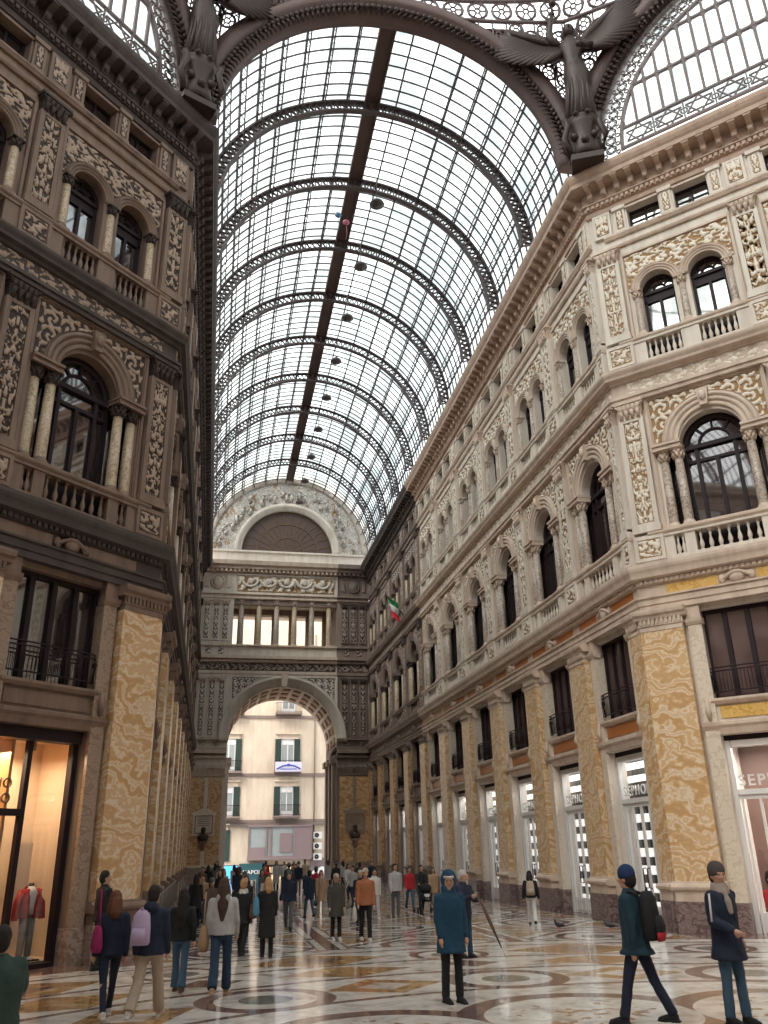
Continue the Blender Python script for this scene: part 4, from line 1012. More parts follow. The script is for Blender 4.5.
# ================================================================ statues, busts, street, barrier, birds
def winged(side,loc,rz,label):
    e=empty('winged_statue',loc,rz); tag(e,label,'statue','winged bronze statues')
    e.scale=(1.3,)*3
    mb=MB(); mb.box(-.46,.46,-.4,.4,0,.2); mb.loft([((0,0,.25),.5,.42),((0,0,.6),.42,.38),((0,0,1.1),.36,.33),((0,0,1.45),.48,.42),((0,0,1.7),.52,.46)],12)
    for k in range(8): a=2*PI*k/8; mb.sphere((.42*math.cos(a),.38*math.sin(a),.7+.25*(k%2)),.13,8,6)
    for sg in(-1,1): mb.tube([(sg*.45,-.25,.3),(sg*.6,-.38,.8),(sg*.45,-.35,1.3),(sg*.52,-.35,1.6)],.1,6)
    ob('pedestal',mb.mesh('pedestal','bronze'),e)
    mb=MB(); z=1.7   # robed figure, weight on one leg, an arm raised
    mb.loft([((0,0,z),.46,.42),((.03,0,z+.5),.40,.36),((.05,0,z+1.2),.36,.32),((.06,0,z+1.9),.42,.34),((.03,0,z+2.35),.33,.26),((0,0,z+2.6),.27,.22),((0,-.02,z+3.0),.36,.27),((0,0,z+3.3),.40,.24),((0,0,z+3.5),.2,.16),((0,-.02,z+3.62),.13,.13)],20)
    for k in range(14):      # folds of the robe
        a=2*PI*k/14; mb.tube([(.42*math.cos(a),.38*math.sin(a),z+.05),(.36*math.cos(a+.12)+.04,.32*math.sin(a+.12),z+1.1),(.30*math.cos(a+.2)+.04,.26*math.sin(a+.2),z+2.3)],.06,5,rs=[.09,.06,.03])
    mb.sphere((0,-.05,z+3.85),.23,14,10,(.85,1,1.15)); mb.sphere((0,.08,z+3.9),.24,12,8,(1,.9,1)); mb.tube([(0,-.26,z+3.88),(0,-.31,z+3.80)],.03,5)
    mb.tube([(-.36,0,z+3.3),(-.62,-.1,z+3.7),(-.52,-.15,z+4.3),(-.45,-.15,z+4.55)],.1,8,rs=[.15,.12,.09,.07]); mb.sphere((-.44,-.15,z+4.65),.1,8,6)
    mb.tube([(.36,0,z+3.3),(.58,-.25,z+2.85),(.25,-.5,z+2.7)],.1,8,rs=[.15,.12,.08]); mb.sphere((.2,-.52,z+2.7),.1,8,6)
    for sg in(-1,1): mb.sphere((sg*.17,-.28,z+.02),.16,8,6,(.8,1.5,.6))
    ob('figure',mb.mesh('figure','bronze'),e)
    for sg in(-1,1):
        mb=MB()
        up=34 if sg<0 else 50
        for k in range(15):  # long feathers fan from the shoulder
            q=k/14; a=math.radians(up-80*q); r=(2.3 if sg<0 else 2.4)*(1-.38*q)*(.85+.15*math.sin(PI*q)); root=(sg*(.15+.75*(1-q)),.0,z+3.1+(.5 if sg>0 else .25)*(1-q)); tip=(root[0]+sg*r*math.cos(a),-.3,root[2]+r*math.sin(a)*.8)
            mid=tuple((root[i]*.45+tip[i]*.55) for i in range(3)); mb.tube([root,mid,tip],.1,6,rs=[.13,.16,.03])
        a=math.radians(up); mb.tube([(sg*.1,.22,z+3.0),(sg*.6,.05,z+3.45+.3*math.sin(a)),(sg*(.9+1.2*math.cos(a)),-.15,z+3.5+1.3*math.sin(a)),(sg*(.9+2.3*math.cos(a)),-.3,z+3.4+2.0*math.sin(a))],.12,8,rs=[.15,.17,.13,.04])
        ob('wing',mb.mesh('wing','bronze'),e)
    mb=MB(); mb.tube([(-.45,-.15,z+4.6),(-.4,-.18,z+5.0)],.04,6); mb.sphere((-.38,-.18,z+5.1),.13,8,6); ob('torch',mb.mesh('torch','bronze'),e)
winged(1,(7.2,22.05,26.15),math.radians(-24),'dark winged bronze figure with raised arm above the right cornice corner, beside the big arch')
winged(-1,(-7.45,22.1,26.15),math.radians(24),'dark winged bronze figure above the left cornice corner, seen steeply from below')
for x,w in((-6.05,'left'),(6.05,'right')):
    e=empty('bust',(x,YE-.35,3.1)); tag(e,'dark bronze bust on a bracket on the %s pier of the end arch'%w,'bust','busts on the end piers')
    mb=MB(); mb.loft([((0,0,0),.3,.2),((0,0,.2),.42,.26),((0,0,.38),.4,.24),((0,0,.5),.16,.14),((0,0,.62),.13,.13)],14); mb.sphere((0,-.03,.8),.2,14,10,(.85,1,1.15)); mb.sphere((0,-.2,.72),.09,8,6,(1,.8,1.3)); mb.sphere((0,.04,.86),.2,10,8); ob('figure',mb.mesh('figure','bronze'),e)
    mb=MB(); mb.box(-.32,.32,-.22,.22,-.12,0); mb.prism([(-.2,-.12),(.2,-.12),(.2,-.5),(.08,-.7)],-.15,.15); ob('bracket',mb.mesh('bracket','dstone2'),e)
    p=empty('memorial_plaque',(x,YE-.15,4.5)); tag(p,'pale stone memorial plaque with rounded scroll top on the %s pier of the end arch'%w,'plaque','plaques on the end piers')
    mb=MB(); pts=[(-.85,-1.0),(.85,-1.0),(.85,.55),(.95,.6),(.95,.72),(.6,.78)]+[(.55*math.cos(t),.75+.3*math.sin(t)) for t in (.4,.9,PI/2,PI-.9,PI-.4)]+[(-.6,.78),(-.95,.72),(-.95,.6),(-.85,.55)]
    mb.extr(pts,-.08,.06); ob('slab',mb.mesh('slab','strip' if x<0 else 'dstrip'),p)
    mb=MB(); frame_box(mb,-.7,.7,-.85,.5,.07,-.13,-.08); 
    for k in range(5): mb.box(-.5,.5,-.1,-.085,.3-.14*k,.34-.14*k)
    ob('carved_frame',mb.mesh('carved_frame','dstone'),p)
# ---- Italian flag on the right nave wall
for c_,n_ in(((.02,.25,.08),'flag_green'),((.8,.8,.78),'flag_white'),((.6,.02,.04),'flag_red')): M[n_]=plain(n_,c_,.8,0,.05)
e=empty('national_flag',(W-.3,YR+32.8,17.7)); tag(e,'green, white and red flag hanging from a slanting pole on the right wall','flag')
mb=MB(); mb.tube([(0,0,0),(-1.3,0,1.5)],.04,6); ob('pole',mb.mesh('pole','metal'),e)
for k,m in enumerate(('flag_green','flag_white','flag_red')):
    mb=MB(); n=8; kk=len(mb.v)
    for i in range(n+1):
        for j in(0,1):
            t=(k+i/n)/3; z=1.35-1.5*t-(.25 if j else 0); x=-1.15+.35*t+.75*j*(1-.3*t); mb.v.append((x,.12*math.sin(9*t+2*j),z-(.2*j)))
    for i in range(n): mb.face([kk+2*i,kk+2*i+1,kk+2*i+3,kk+2*i+2],True)
    o=ob(('green_stripe','white_stripe','red_stripe')[k],mb.mesh('cloth',m),e); md=o.modifiers.new('s','SOLIDIFY'); md.thickness=.02
# ---- balloons caught under the roof
for col,dx,nm in(((.06,.16,.28),0,'blue'),((.35,.08,.12),.4,'pink')):
    M['bal_'+nm]=plain(nm+'_foil',col,.3); e=empty('foil_balloon',(-.95+dx,32.2,31.6-dx)); tag(e,'small %s foil balloon caught under the glass vault'%nm,'balloon')
    mb=MB(); mb.sphere((0,0,0),.17,12,8,(1,.5,1)); mb.tube([(0,0,-.15),(.05,0,-.7),(-.02,0,-1.1)],.012,4); ob('balloon_body',mb.mesh('balloon_body','bal_'+nm),e)
# ---- low barrier rail along the left wall
M['steel']=plain('dull_steel',(.28,.25,.23),.35,.7)
for i in range(6):
    e=empty('crowd_barrier',(-6.95,26.5+2.7*i,0)); tag(e,'low metal barrier along the left wall, %s from the near corner'%ORD[i],'barrier','metal barriers along the left wall')
    mb=MB(); mb.tube([(0,0,.1),(0,0,1.05),(0,.1,1.12),(0,2.4,1.12),(0,2.5,1.05),(0,2.5,.1)],.025,6); mb.tube([(0,0,.22),(0,2.5,.22)],.02,6); ob('rail',mb.mesh('rail','steel'),e)
    mb=MB()
    for k in range(14): mb.tube([(0,.17+.165*k,.22),(0,.17+.165*k,1.1)],.01,4)
    ob('bars',mb.mesh('bars','steel'),e)
    for y in(.3,2.2): mb=MB(); mb.tube([(-.28,y,.02),(0,y,.14),(.28,y,.02)],.022,6); ob('foot',mb.mesh('foot','steel'),e)
# ---- pigeons
def pigeon(x,y,rz,label):
    e=empty('pigeon',(x,y,0),rz); tag(e,label,'pigeon','pigeons')
    mb=MB(); mb.tube([(0,-.17,.13),(0,-.1,.14),(0,0,.15),(0,.09,.18),(0,.13,.23),(0,.15,.27),(0,.17,.29),(0,.2,.285)],.05,10,rs=[.015,.045,.07,.062,.04,.028,.032,.014]); mb.tube([(0,.19,.285),(0,.225,.275)],.008,5,rs=[.01,.002])
    ob('body',mb.mesh('body',cached('pg',lambda: plain('pigeon_grey',(.05,.05,.06),.6))),e)
    mb=MB()
    for s_ in(-1,1): mb.tube([(s_*.06,.04,.16),(s_*.07,-.08,.15),(s_*.02,-.24,.11)],.04,6,rs=[.02,.04,.008])
    ob('wing',mb.mesh('wing','black'),e)
    mb=MB()
    for s_ in(-1,1): mb.tube([(s_*.025,.0,.1),(s_*.025,.01,.01),(s_*.025,.05,.006)],.007,4)
    ob('leg',mb.mesh('leg','flag_red'),e)
pigeon(4.45,25.0,2.0,'grey pigeon on the wet floor farther from the corner pier'); pigeon(5.7,24.3,1.2,'grey pigeon on the wet floor nearer the corner pier')
# ---- street building seen through the end arch
YS=88.0; k_=(YS)/85
M['facade']=stone('cream_facade',(.66,.56,.44),(.56,.46,.36),(.36,.27,.20),.5); M['shutter']=plain('dark_green_shutter',(.03,.055,.045),.6); M['dkband']=plain('grey_brown_band',(.20,.15,.13),.6)
M['mauve']=plain('mauve_wall',(.22,.16,.16),.6); M['bglass']=plain('pale_window_glass',(.30,.33,.33),.15); M['screen']=emit('lit_blue_screen',(.12,.50,.95),1.6); M['teal']=plain('teal_awning',(.015,.07,.08),.5); M['warm']=emit('warm_shop_light',(1,.7,.4),1.2)
bd=empty('apartment_building',(0,YS,0)); tag(bd,'cream apartment building with shuttered windows and balconies seen through the end arch','building')
def Z(z): return 2.29+(z-2.29)*k_
def X_(x): return -5.565+(x+5.565)*k_
mb=MB(); mb.box(-16,16,0,6,-2,26); ob('wall',mb.mesh('wall','facade'),bd)
mb=MB()
for z in(4.9,9.15,14.7): mb.box(-16,16,-.12,0,Z(z)-.12,Z(z)+.18)
mb.box(-16,16,-.3,0,Z(4.55),Z(4.75)); ob('string_course',mb.mesh('string_course','dkband'),bd)
mb=MB(); mb.tube([(X_(4.3),-.1,2.),(X_(4.3),-.1,24)],.06,6); ob('drainpipe',mb.mesh('drainpipe','dkband'),bd)
def bwin(xc,z0,z1,sh,bal):
    x=X_(xc); z0=Z(z0); z1=Z(z1)
    mb=MB(); mb.box(x-.72,x+.72,-.03,.01,z0,z1); mb.box(x-.66,x-.58,-.08,0,z0,z1); mb.box(x+.58,x+.66,-.08,0,z0,z1); mb.box(x-.66,x+.66,-.08,0,z1-.08,z1); mb.box(x-.05,x+.05,-.08,0,z0,z1-.5); mb.box(x-.6,x+.6,-.08,0,z1-.58,z1-.5); f=ob('window',mb.mesh('window','white'),bd)
    mb=MB(); mb.box(x-.56,x-.07,-.05,-.035,z0+.5,z1-.6); mb.box(x+.07,x+.56,-.05,-.035,z0+.5,z1-.6); ob('pane',mb.mesh('pane','bglass'),f)
    if sh:
        for sg in(-1,1):
            mb=MB(); a,b=sorted((x+sg*.68,x+sg*1.28)); mb.box(a,b,-.14,-.08,z0,z1)
            n=int((z1-z0)/.12)
            for i in range(n): mb.box(a+.05,b-.05,-.17,-.13,z0+.05+.12*i,z0+.11+.12*i)
            ob('shutter',mb.mesh('shutter','shutter'),bd)
    mb=MB(); mb.box(x-1.25,x+1.25,-.35,0,z1+.45,z1+.6); mb.box(x-1.1,x+1.1,-.15,0,z1+.0,z1+.45); ob('window_hood',mb.mesh('window_hood','facade'),bd)
    if bal:
        mb=MB(); mb.box(x-1.35,x+1.35,-1.0,0,z0-.2,z0); b=ob('balcony',mb.mesh('balcony','dkband'),bd); mb=MB()
        for z in(z0+.1,z0+1.0): mb.tube([(x-1.3,-.0,z),(x-1.3,-.95,z),(x+1.3,-.95,z),(x+1.3,0,z)],.025,5)
        for i in range(27): u=x-1.3+.1*i; mb.tube([(u,-.95,z0),(u,-.95,z0+1.0)],.013,4)
        ob('railing',mb.mesh('railing','metal'),b)
    return x,z0
for xc in(-4.15,1.6): bwin(xc,5.4,8.1,True,True)
for xc in(-4.15,1.6): bwin(xc,9.5,12.6,True,True)
for xc in(-4.15,1.6): bwin(xc,15.1,18.0,False,True)
bwin(-4.9,1.5,4.2,True,False)
# bay window gallery, shop fronts
mb=MB(); x0,x1=X_(-2.0),X_(4.0); z0,z1=Z(1.85),Z(4.4)
mb.box(x0,x1,-1.0,0,z0-.35,z0); mb.box(x0,x1,-1.05,0,z1,z1+.15)
for x in(x0,X_(-.35),X_(0.05),X_(2.3),x1-.15): mb.box(x,x+.15,-1.0,-.85,z0,z1)
g=ob('gallery_window',mb.mesh('gallery_window','mauve'),bd); mb=MB(); mb.box(x0+.1,x1-.1,-.9,-.86,z0,z1); ob('pane',mb.mesh('pane','bglass'),g)
for q in((X_(2.35),x1,z0,z1),(x0+.1,X_(-.4),z0,z0+.8),(X_(1.0),X_(2.1),z0+.3,z1-.6)): mb=MB(); mb.box(q[0],q[1],-.98,-.9,q[2],q[3]); ob('gallery_blind',mb.mesh('gallery_blind','mauve'),g)
mb=MB(); mb.box(x1,X_(5.3),-.25,0,Z(-.2),Z(1.6)); ob('grey_panel',mb.mesh('grey_panel','mauve'),bd)
for k in range(3):
    e=empty('air_conditioner',(X_(4.6),YS-.42,Z(1.5+.95*k)-.1)); tag(e,'white air conditioner beside the gallery window beyond the arch, %s'%('lowest of three','middle of three','topmost of three')[k],'air conditioner','air conditioners beyond the arch')
    mb=MB(); mb.box(-.42,.42,-.3,0,0,.62); ob('casing',mb.mesh('casing','white'),e); mb=MB(); mb.ring([(0.03,-.32),(.03,-.3),(.22,-.3),(.22,-.32)],-.08,.31,0,2*PI,18); ob('fan_grille',mb.mesh('fan_grille','black'),e)
mb=MB(); mb.box(X_(-.2),X_(2.8),-.3,-.25,-2,Z(.9)); ob('shop_front',mb.mesh('shop_front','warm'),bd)
mb=MB()
for i in range(7): x=X_(-.2)+.5*i; mb.box(x-.05,x+.05,-.45,-.3,-2,Z(.95))
mb.box(X_(-.25),X_(2.9),-.5,-.3,Z(.25),Z(.4)); mb.box(X_(-.25),X_(2.9),-.5,-.3,Z(.9),Z(1.1)); ob('shop_frame',mb.mesh('shop_frame','black'),bd)
mb=MB(); mb.box(X_(-2.7),X_(-.3),-.9,-.2,-2.0,Z(1.25)); kk=ob('kiosk_front',mb.mesh('kiosk_front','teal'),bd)
t=ob('sign_lettering',text_mesh('NAPOLI',.5,.02,'sign_lettering','white',1.1),bd); t.matrix_local=Matrix.Translation((X_(-1.45),-.95,Z(.35)))@Matrix(((1,0,0),(0,0,-1),(0,1,0))).to_4x4()
e=empty('video_screen',(X_(-3.6),YS-1.2,Z(.55))); tag(e,'glowing light-blue screen at the foot of the street building beyond the arch','screen')
mb=MB(); mb.box(-.85,.85,0,.12,-.62,.62); ob('casing',mb.mesh('casing','black'),e); mb=MB(); mb.box(-.78,.78,-.02,0,-.56,.56); ob('display',mb.mesh('display','screen'),e); mb=MB(); mb.box(-.1,.1,.1,.3,-2.5,.2); ob('stand',mb.mesh('stand','black'),e)
e=empty('balcony_banner',(X_(1.65),YS-1.05,Z(9.55))); tag(e,'white and blue banner tied to the middle balcony railing beyond the arch','banner')
M['bannerw']=plain('banner_white',(.62,.62,.75),.8); M['bannerb']=plain('banner_blue',(.08,.1,.45),.8)
mb=MB(); mb.box(-1.35,1.35,-.03,0,-.15,.8); ob('cloth',mb.mesh('cloth','bannerw'),e); mb=MB(); mb.tube([(-1.2,-.05,.1),(-.6,-.05,.4),(0,-.05,.5),(.6,-.05,.4),(1.2,-.05,.1)],.07,4); mb.sphere((0,-.05,.5),.22,8,6,(1,.2,.6)); mb.box(-.8,.8,-.05,-.03,.05,.14); ob('emblem',mb.mesh('emblem','bannerb'),e)
M['car']=plain('white_awning_cloth',(.75,.75,.75),.6); e=empty('white_parasol',(X_(4.4),YS-6,-2.)); tag(e,'white parasol top just right of the shop front beyond the arch','parasol')
mb=MB(); mb.lathe([(0,2.9),(.4,2.75),(1.2,2.3),(1.2,2.15)],8,smooth=False); ob('canopy',mb.mesh('canopy','car'),e); mb=MB(); mb.tube([(0,0,0),(0,0,2.8)],.04,6); ob('pole',mb.mesh('pole','steel'),e)
# ---- mannequin in the left shop window
def mannequin():
    e=empty('mannequin'); e.matrix_world=MQ@Matrix.Translation((2.12,-.78,.1)); tag(e,'headless shop mannequin in red jacket, white shirt and grey trousers in the left shop window','mannequin')
    M['redj']=plain('red_wool_jacket',(.38,.015,.02),.75); M['greytr']=plain('grey_trouser_cloth',(.22,.21,.20),.8); M['shirt']=plain('white_shirt_cloth',(.75,.74,.72),.8)
    mb=MB(); mb.box(-.3,.3,-.2,.2,0,.03); mb.loft([((0,0,1.5),.07,.07),((0,0,1.62),.06,.06)],10); ob('stand',mb.mesh('stand','black'),e)
    mb=MB(); mb.loft([((0,0,.95),.17,.12),((0,0,1.15),.16,.12),((0,.02,1.4),.19,.13),((0,0,1.5),.12,.1),((0,0,1.55),.07,.07)],14); ob('shirt',mb.mesh('shirt','shirt'),e)
    mb=MB()
    for sg in(-1,1):
        mb.loft([((sg*.13,.0,.88),.12,.16),((sg*.13,.0,1.1),.11,.155),((sg*.15,0,1.35),.12,.15),((sg*.13,0,1.5),.09,.1)],12)
        mb.tube([(sg*.22,0,1.46),(sg*.32,0,1.2),(sg*.35,.03,.85)],.07,8,rs=[.08,.085,.075])
    mb.tube([(-.12,.0,1.5),(0,-.1,1.54),(.12,.0,1.5)],.05,6); ob('jacket',mb.mesh('jacket','redj'),e)
    mb=MB()
    for sg in(-1,1): mb.tube([(sg*.09,0,.98),(sg*.1,.02,.5),(sg*.11,0,.06)],.08,10,rs=[.11,.085,.07])
    ob('trousers',mb.mesh('trousers','greytr'),e)
    for sg in(-1,1): mb=MB(); mb.tube([(sg*.11,-.05,.06),(sg*.11,.08,.05),(sg*.11,.17,.045)],.05,8,rs=[.045,.05,.03]); ob('shoe',mb.mesh('shoe','white'),e)
mannequin()
# ================================================================ people
TEX=bpy.data.textures.new('cloth_folds','CLOUDS'); TEX.noise_scale=.09; TEX.noise_depth=2
def cloth(name,c,rough=.85): 
    if name not in M: M[name]=plain(name,c,rough,0,.10,6)
    return name
M['skin']=plain('skin',(.52,.29,.20),.5,0,.05,8); M['eye']=plain('eye_dark',(.02,.015,.012),.3); M['lip']=plain('lip',(.38,.12,.1),.5)
def remesh(mb,name,mat,vox=.016,sm=3,fold=0.):
    me=mb.mesh(name,mat); o=bpy.data.objects.new(name,me); C.objects.link(o)
    r=o.modifiers.new('r','REMESH'); r.mode='VOXEL'; r.voxel_size=vox; r.use_smooth_shade=True
    s_=o.modifiers.new('s','SMOOTH'); s_.iterations=sm; s_.factor=.5
    if fold:
        d=o.modifiers.new('d','DISPLACE'); d.texture=TEX; d.strength=fold; d.mid_level=.5; d.texture_coords='LOCAL'
    dg=bpy.context.evaluated_depsgraph_get(); out=bpy.data.meshes.new_from_object(o.evaluated_get(dg)); bpy.data.objects.remove(o); out.name=name
    if not out.materials: out.materials.append(M[mat])
    return out
def cap(mb,p,q,r1,r2,seg=10):
    mb.tube([p,q],r1,seg,rs=[r1,r2]); mb.sphere(p,r1,seg,6); mb.sphere(q,r2,seg,6)
def body_meshes(sp):
    """sp: pose and clothing; returns list of (name, mesh) facing +Y, 1.75 m tall"""
    V=Vector; vox=sp.get('vox',.016); lean=sp.get('lean',0); hy=math.radians(sp.get('head',0)); 
    th=sp.get('th',(12,-12)); kn=sp.get('kn',(5,18)); arms=sp.get('arms',((-12,6,12),(14,6,16)))
    legs=[]
    for i,sg in enumerate((-1,1)):
        a=math.radians(th[i]); b=math.radians(th[i]-kn[i]); hip=V((sg*.09,0,.92)); knee=hip+V((sg*.01,math.sin(a),-math.cos(a)))*.43; ank=knee+V((0,math.sin(b),-math.cos(b)))*.42; legs.append([hip,knee,ank])
    dz=.075-min(l[2].z for l in legs)
    for l in legs: 
        for p in l: p.z+=dz
    T=lambda x,y,z: V((x,y+lean*max(0,z-.9),z+dz*(1 if z>.8 else 0)))
    hc=T(0,.01,1.625)
    def H(x,y,z):
        c,s_=math.cos(hy),math.sin(hy); return V((hc.x+x*c-y*s_,hc.y+x*s_+y*c,hc.z+z))
    ar=[]
    for i,sg in enumerate((-1,1)):
        sf,ab,el=[math.radians(v) for v in arms[i]]; sh=T(sg*.175,0,1.395)
        d=V((sg*math.sin(ab),math.sin(sf)*math.cos(ab),-math.cos(sf)*math.cos(ab))); elb=sh+d*.28
        inn=sg*(math.sin(ab)*.5-(.35 if el>.9 else .05)); f=V((inn,math.sin(sf+el),-math.cos(sf+el))).normalized(); wr_=elb+f*.25; ar.append([sh,elb,wr_,f])
    out=[]
    # body: one continuous surface
    mb=MB(); g=lambda p:tuple(p)
    mb.sphere(g(H(0,-.005,.03)),.1,16,12,(.78,.95,1.08)); mb.sphere(g(H(0,.02,-.05)),.07,12,8,(.85,1,1.0)); mb.sphere(g(H(0,.045,-.085)),.032,8,6)
    mb.tube([g(H(0,.085,.03)),g(H(0,.115,-.015))],.014,6,rs=[.009,.016]); mb.sphere(g(H(0,.11,-.018)),.017,6,6); mb.sphere(g(H(0,.085,-.05)),.02,8,6,(1.3,.6,.5)); 
    for sg in(-1,1): mb.sphere(g(H(sg*.078,-.01,.0)),.026,8,6,(.4,.8,1.3)); mb.sphere(g(H(sg*.033,.075,-.015)),.022,6,6)
    mb.tube([g(H(-.05,.083,.045)),g(H(0,.095,.04)),g(H(.05,.083,.045))],.012,6)
    cap(mb,g(hc+V((0,-.01,-.05))),g(T(0,-.015,1.45)),.052,.06)
    mb.loft([(g(T(0,0,.86)),.14,.10),(g(T(0,0,.95)),.155,.105),(g(T(0,0,1.1)),.135,.095),(g(T(0,0,1.3)),.165,.105),(g(T(0,0,1.42)),.17,.09),(g(T(0,0,1.48)),.08,.065)],14)
    for sg,(sh,el,wr_,f),(hp,k,a) in zip((-1,1),ar,legs):
        cap(mb,g(sh),g(el),.05,.04); cap(mb,g(el),g(wr_),.04,.026)
        side=f.cross(V((1,0,0))).normalized() if abs(f.x)<.9 else V((0,1,0)); up=side; ac=f.cross(up).normalized()
        pc=wr_+f*.045; mb.tube([g(wr_),g(pc),g(wr_+f*.09)],.03,8,rs=[.025,.036,.034])
        for q in range(4):
            off=up*(-.027+.018*q); L=(.065,.078,.073,.058)[q]; b0=wr_+f*.08+off; cu=V((-sg,0,0))*.3+V((0,.1,0)); m=b0+f*L*.5; e_=m+(f+cu*.9).normalized()*L*.5
            mb.tube([g(b0),g(m),g(e_)],.0095,6,rs=[.0105,.0095,.008])
        mb.tube([g(wr_+f*.02+up*.02),g(wr_+f*.05+up*.052),g(wr_+f*.085+up*.058)],.012,6,rs=[.015,.012,.009])
        cap(mb,g(hp),g(k),.08,.052); cap(mb,g(k),g(a),.052,.035); mb.tube([g(a+V((0,-.03,-.03))),g(a+V((0,.08,-.045))),g(a+V((0,.17,-.055)))],.035,8,rs=[.035,.035,.02])
    out.append(('body',remesh(mb,'body','skin',min(vox,sp.get('bvox',.014)),1)))
    # trousers
    mb=MB(); fl=sp.get('flare',.062); kr=sp.get('kr',.066)
    mb.loft([(g(T(0,0,.84)),.155,.12),(g(T(0,0,.94)),.168,.125),(g(T(0,0,1.04)),.155,.115)],14)
    for hp,k,a in legs: cap(mb,g(hp),g(k),.096,kr); mb.tube([g(k),g(k*.4+a*.6),g(a+V((0,0,-.0)))],kr,10,rs=[kr,(kr+fl)/2,fl]); mb.sphere(g(k),kr,10,6)
    out.append(('trousers',remesh(mb,'trousers',sp['legs'],vox,2,.018)))
    for hp,k,a in legs:
        mb=MB(); mb.tube([g(a+V((0,-.055,-.03))),g(a+V((0,0,-.02))),g(a+V((0,.1,-.042))),g(a+V((0,.19,-.052)))],.045,10,rs=[.04,.05,.044,.025]); cap(mb,g(a),g(a+V((0,0,-.03))),.045,.05); mb.box(a.x-.045,a.x+.045,a.y-.085,a.y+.2,a.z-.078,a.z-.06)
        out.append(('shoe',remesh(mb,'shoe',sp.get('shoes','black'),min(vox,.018),2)))
    # top garment
    hem=sp.get('hem',.88); w=sp.get('bulk',1.0); mb=MB(); secs=[]
    fr=.5 if hem<.7 else 0
    for z,rx,ry in((1.5,.075,.07),(1.455,.125,.095),(1.40,.175,.115),(1.33,.19,.128),(1.25,.195,.135),(1.1,.175,.135),(.98,.18,.14)): secs.append((g(T(0,0,z)),rx*w,ry*w))
    if hem<.95: secs.append((g(T(0,0,max(hem,.85))),.19*w,.15*w))
    if hem<.8: secs.append((g(V((0,0,max(hem+.05,.62)))),.205*w,.175*w)); secs.append((g(V((0,0,hem))),.215*w,(.19 if hem>.5 else .22)*w))
    mb.loft(secs[::-1],18)
    for sg,(sh,el,wr_,f) in zip((-1,1),ar): cap(mb,g(sh),g(el),.075*w,.062*w); cap(mb,g(el),g(wr_-f*.01),.062*w,.046*w)
    if sp.get('hood')=='down': mb.sphere(g(T(0,-.09,1.47)),.11,12,8,(1.15,.8,.9))
    if sp.get('hood')=='up':
        mb.sphere(g(H(0,-.035,.04)),.135,16,12,(.92,.95,1.12)); mb.loft([(g(T(0,0,1.42)),.13,.11),(g(hc+V((0,-.03,-.06))),.105,.115)],12)
    if sp.get('collar',True): mb.loft([(g(T(0,0,1.44)),.1,.09),(g(T(0,-.005,1.53)),.075,.075)],12)
    nm='coat' if hem<.7 else 'jacket'; out.append((nm,remesh(mb,nm,sp['top'],vox,3,.022)))
    if sp.get('hood')=='up':   # the face opening: put the face forward of the hood
        mb=MB(); mb.sphere(g(H(0,.035,.0)),.088,14,10,(.82,1,1.12)); mb.tube([g(H(0,.115,.02)),g(H(0,.14,-.02))],.014,6,rs=[.009,.017]); mb.sphere(g(H(0,.08,-.08)),.035,8,6); out.append(('face',remesh(mb,'face','skin',.01,1)))
    # head wear and hair
    hr=sp.get('hair'); hm=sp.get('hairc','hair_dark')
    if hr and sp.get('hood')!='up':
        mb=MB(); mb.sphere(g(H(0,-.025,.055)),.108,16,12,(.85,.98,1.0)); mb.sphere(g(H(0,-.05,.0)),.095,12,8,(.9,.9,1.1))
        if hr=='long':
            L=sp.get('hl',.42); mb.tube([g(H(0,-.06,.03)),g(H(0,-.085,-.1)),g(H(0,-.115,-.1-L*.5)),g(H(0,-.13,-.1-L))],.09,10,rs=[.1,.1,.095,.04])
            for sg in(-1,1): mb.tube([g(H(sg*.075,.0,.03)),g(H(sg*.085,.0,-.08)),g(H(sg*.1,-.03,-.22))],.03,8,rs=[.03,.035,.02])
        out.append(('hair',remesh(mb,'hair',hm,vox,2,.012)))
    if sp.get('hat')=='beanie':
        mb=MB(); mb.sphere(g(H(0,-.015,.075)),.115,16,12,(.9,1.0,1.0)); mb.ring([(.09,-.012),(.09,.012),(.108,.012),(.108,-.012)],0,0,0,2*PI,4) if False else None; mb.loft([(g(H(0,-.01,.03)),.1,.108),(g(H(0,-.012,.085)),.104,.112)],16); out.append(('beanie',remesh(mb,'beanie',sp['hatc'],.012,2,.01)))
    if sp.get('hat')=='cap':
        mb=MB(); mb.sphere(g(H(0,-.01,.07)),.108,16,12,(.88,1,.82)); mb.tube([g(H(0,.07,.06)),g(H(0,.14,.05)),g(H(0,.18,.04))],.05,8,rs=[.05,.045,.02]); mb.v=[v for v in mb.v]; out.append(('cap',remesh(mb,'cap',sp['hatc'],.012,2)))
    if sp.get('scarf'):
        mb=MB(); 
        for q in range(3): mb.tube([g(T((.1-.01*q)*math.cos(2*PI*i/12),(.095-.01*q)*math.sin(2*PI*i/12)+.01,1.45+.035*q+.01*math.sin(3*i))) for i in range(13)],.032,8)
        mb.tube([g(T(.03,.1,1.46)),g(T(.05,.15,1.35)),g(T(.04,.16,1.2))],.04,8,rs=[.04,.045,.03]); out.append(('scarf',remesh(mb,'scarf',sp['scarf'],.014,2,.01)))
    if sp.get('face'):
        for sg in(-1,1): mb=MB(); mb.sphere(g(H(sg*.033,.094 if sp.get('hood')!='up' else .118,.02)),.011,8,6,(1.2,.6,.7)); out.append(('eye',mb.mesh('eye','eye')))
        mb=MB(); mb.sphere(g(H(0,.104 if sp.get('hood')!='up' else .125,-.05)),.02,8,6,(1.2,.35,.35)); out.append(('mouth',mb.mesh('mouth','lip')))
    sp['_j']=dict(ar=ar,T=T,H=H,legs=legs); return out
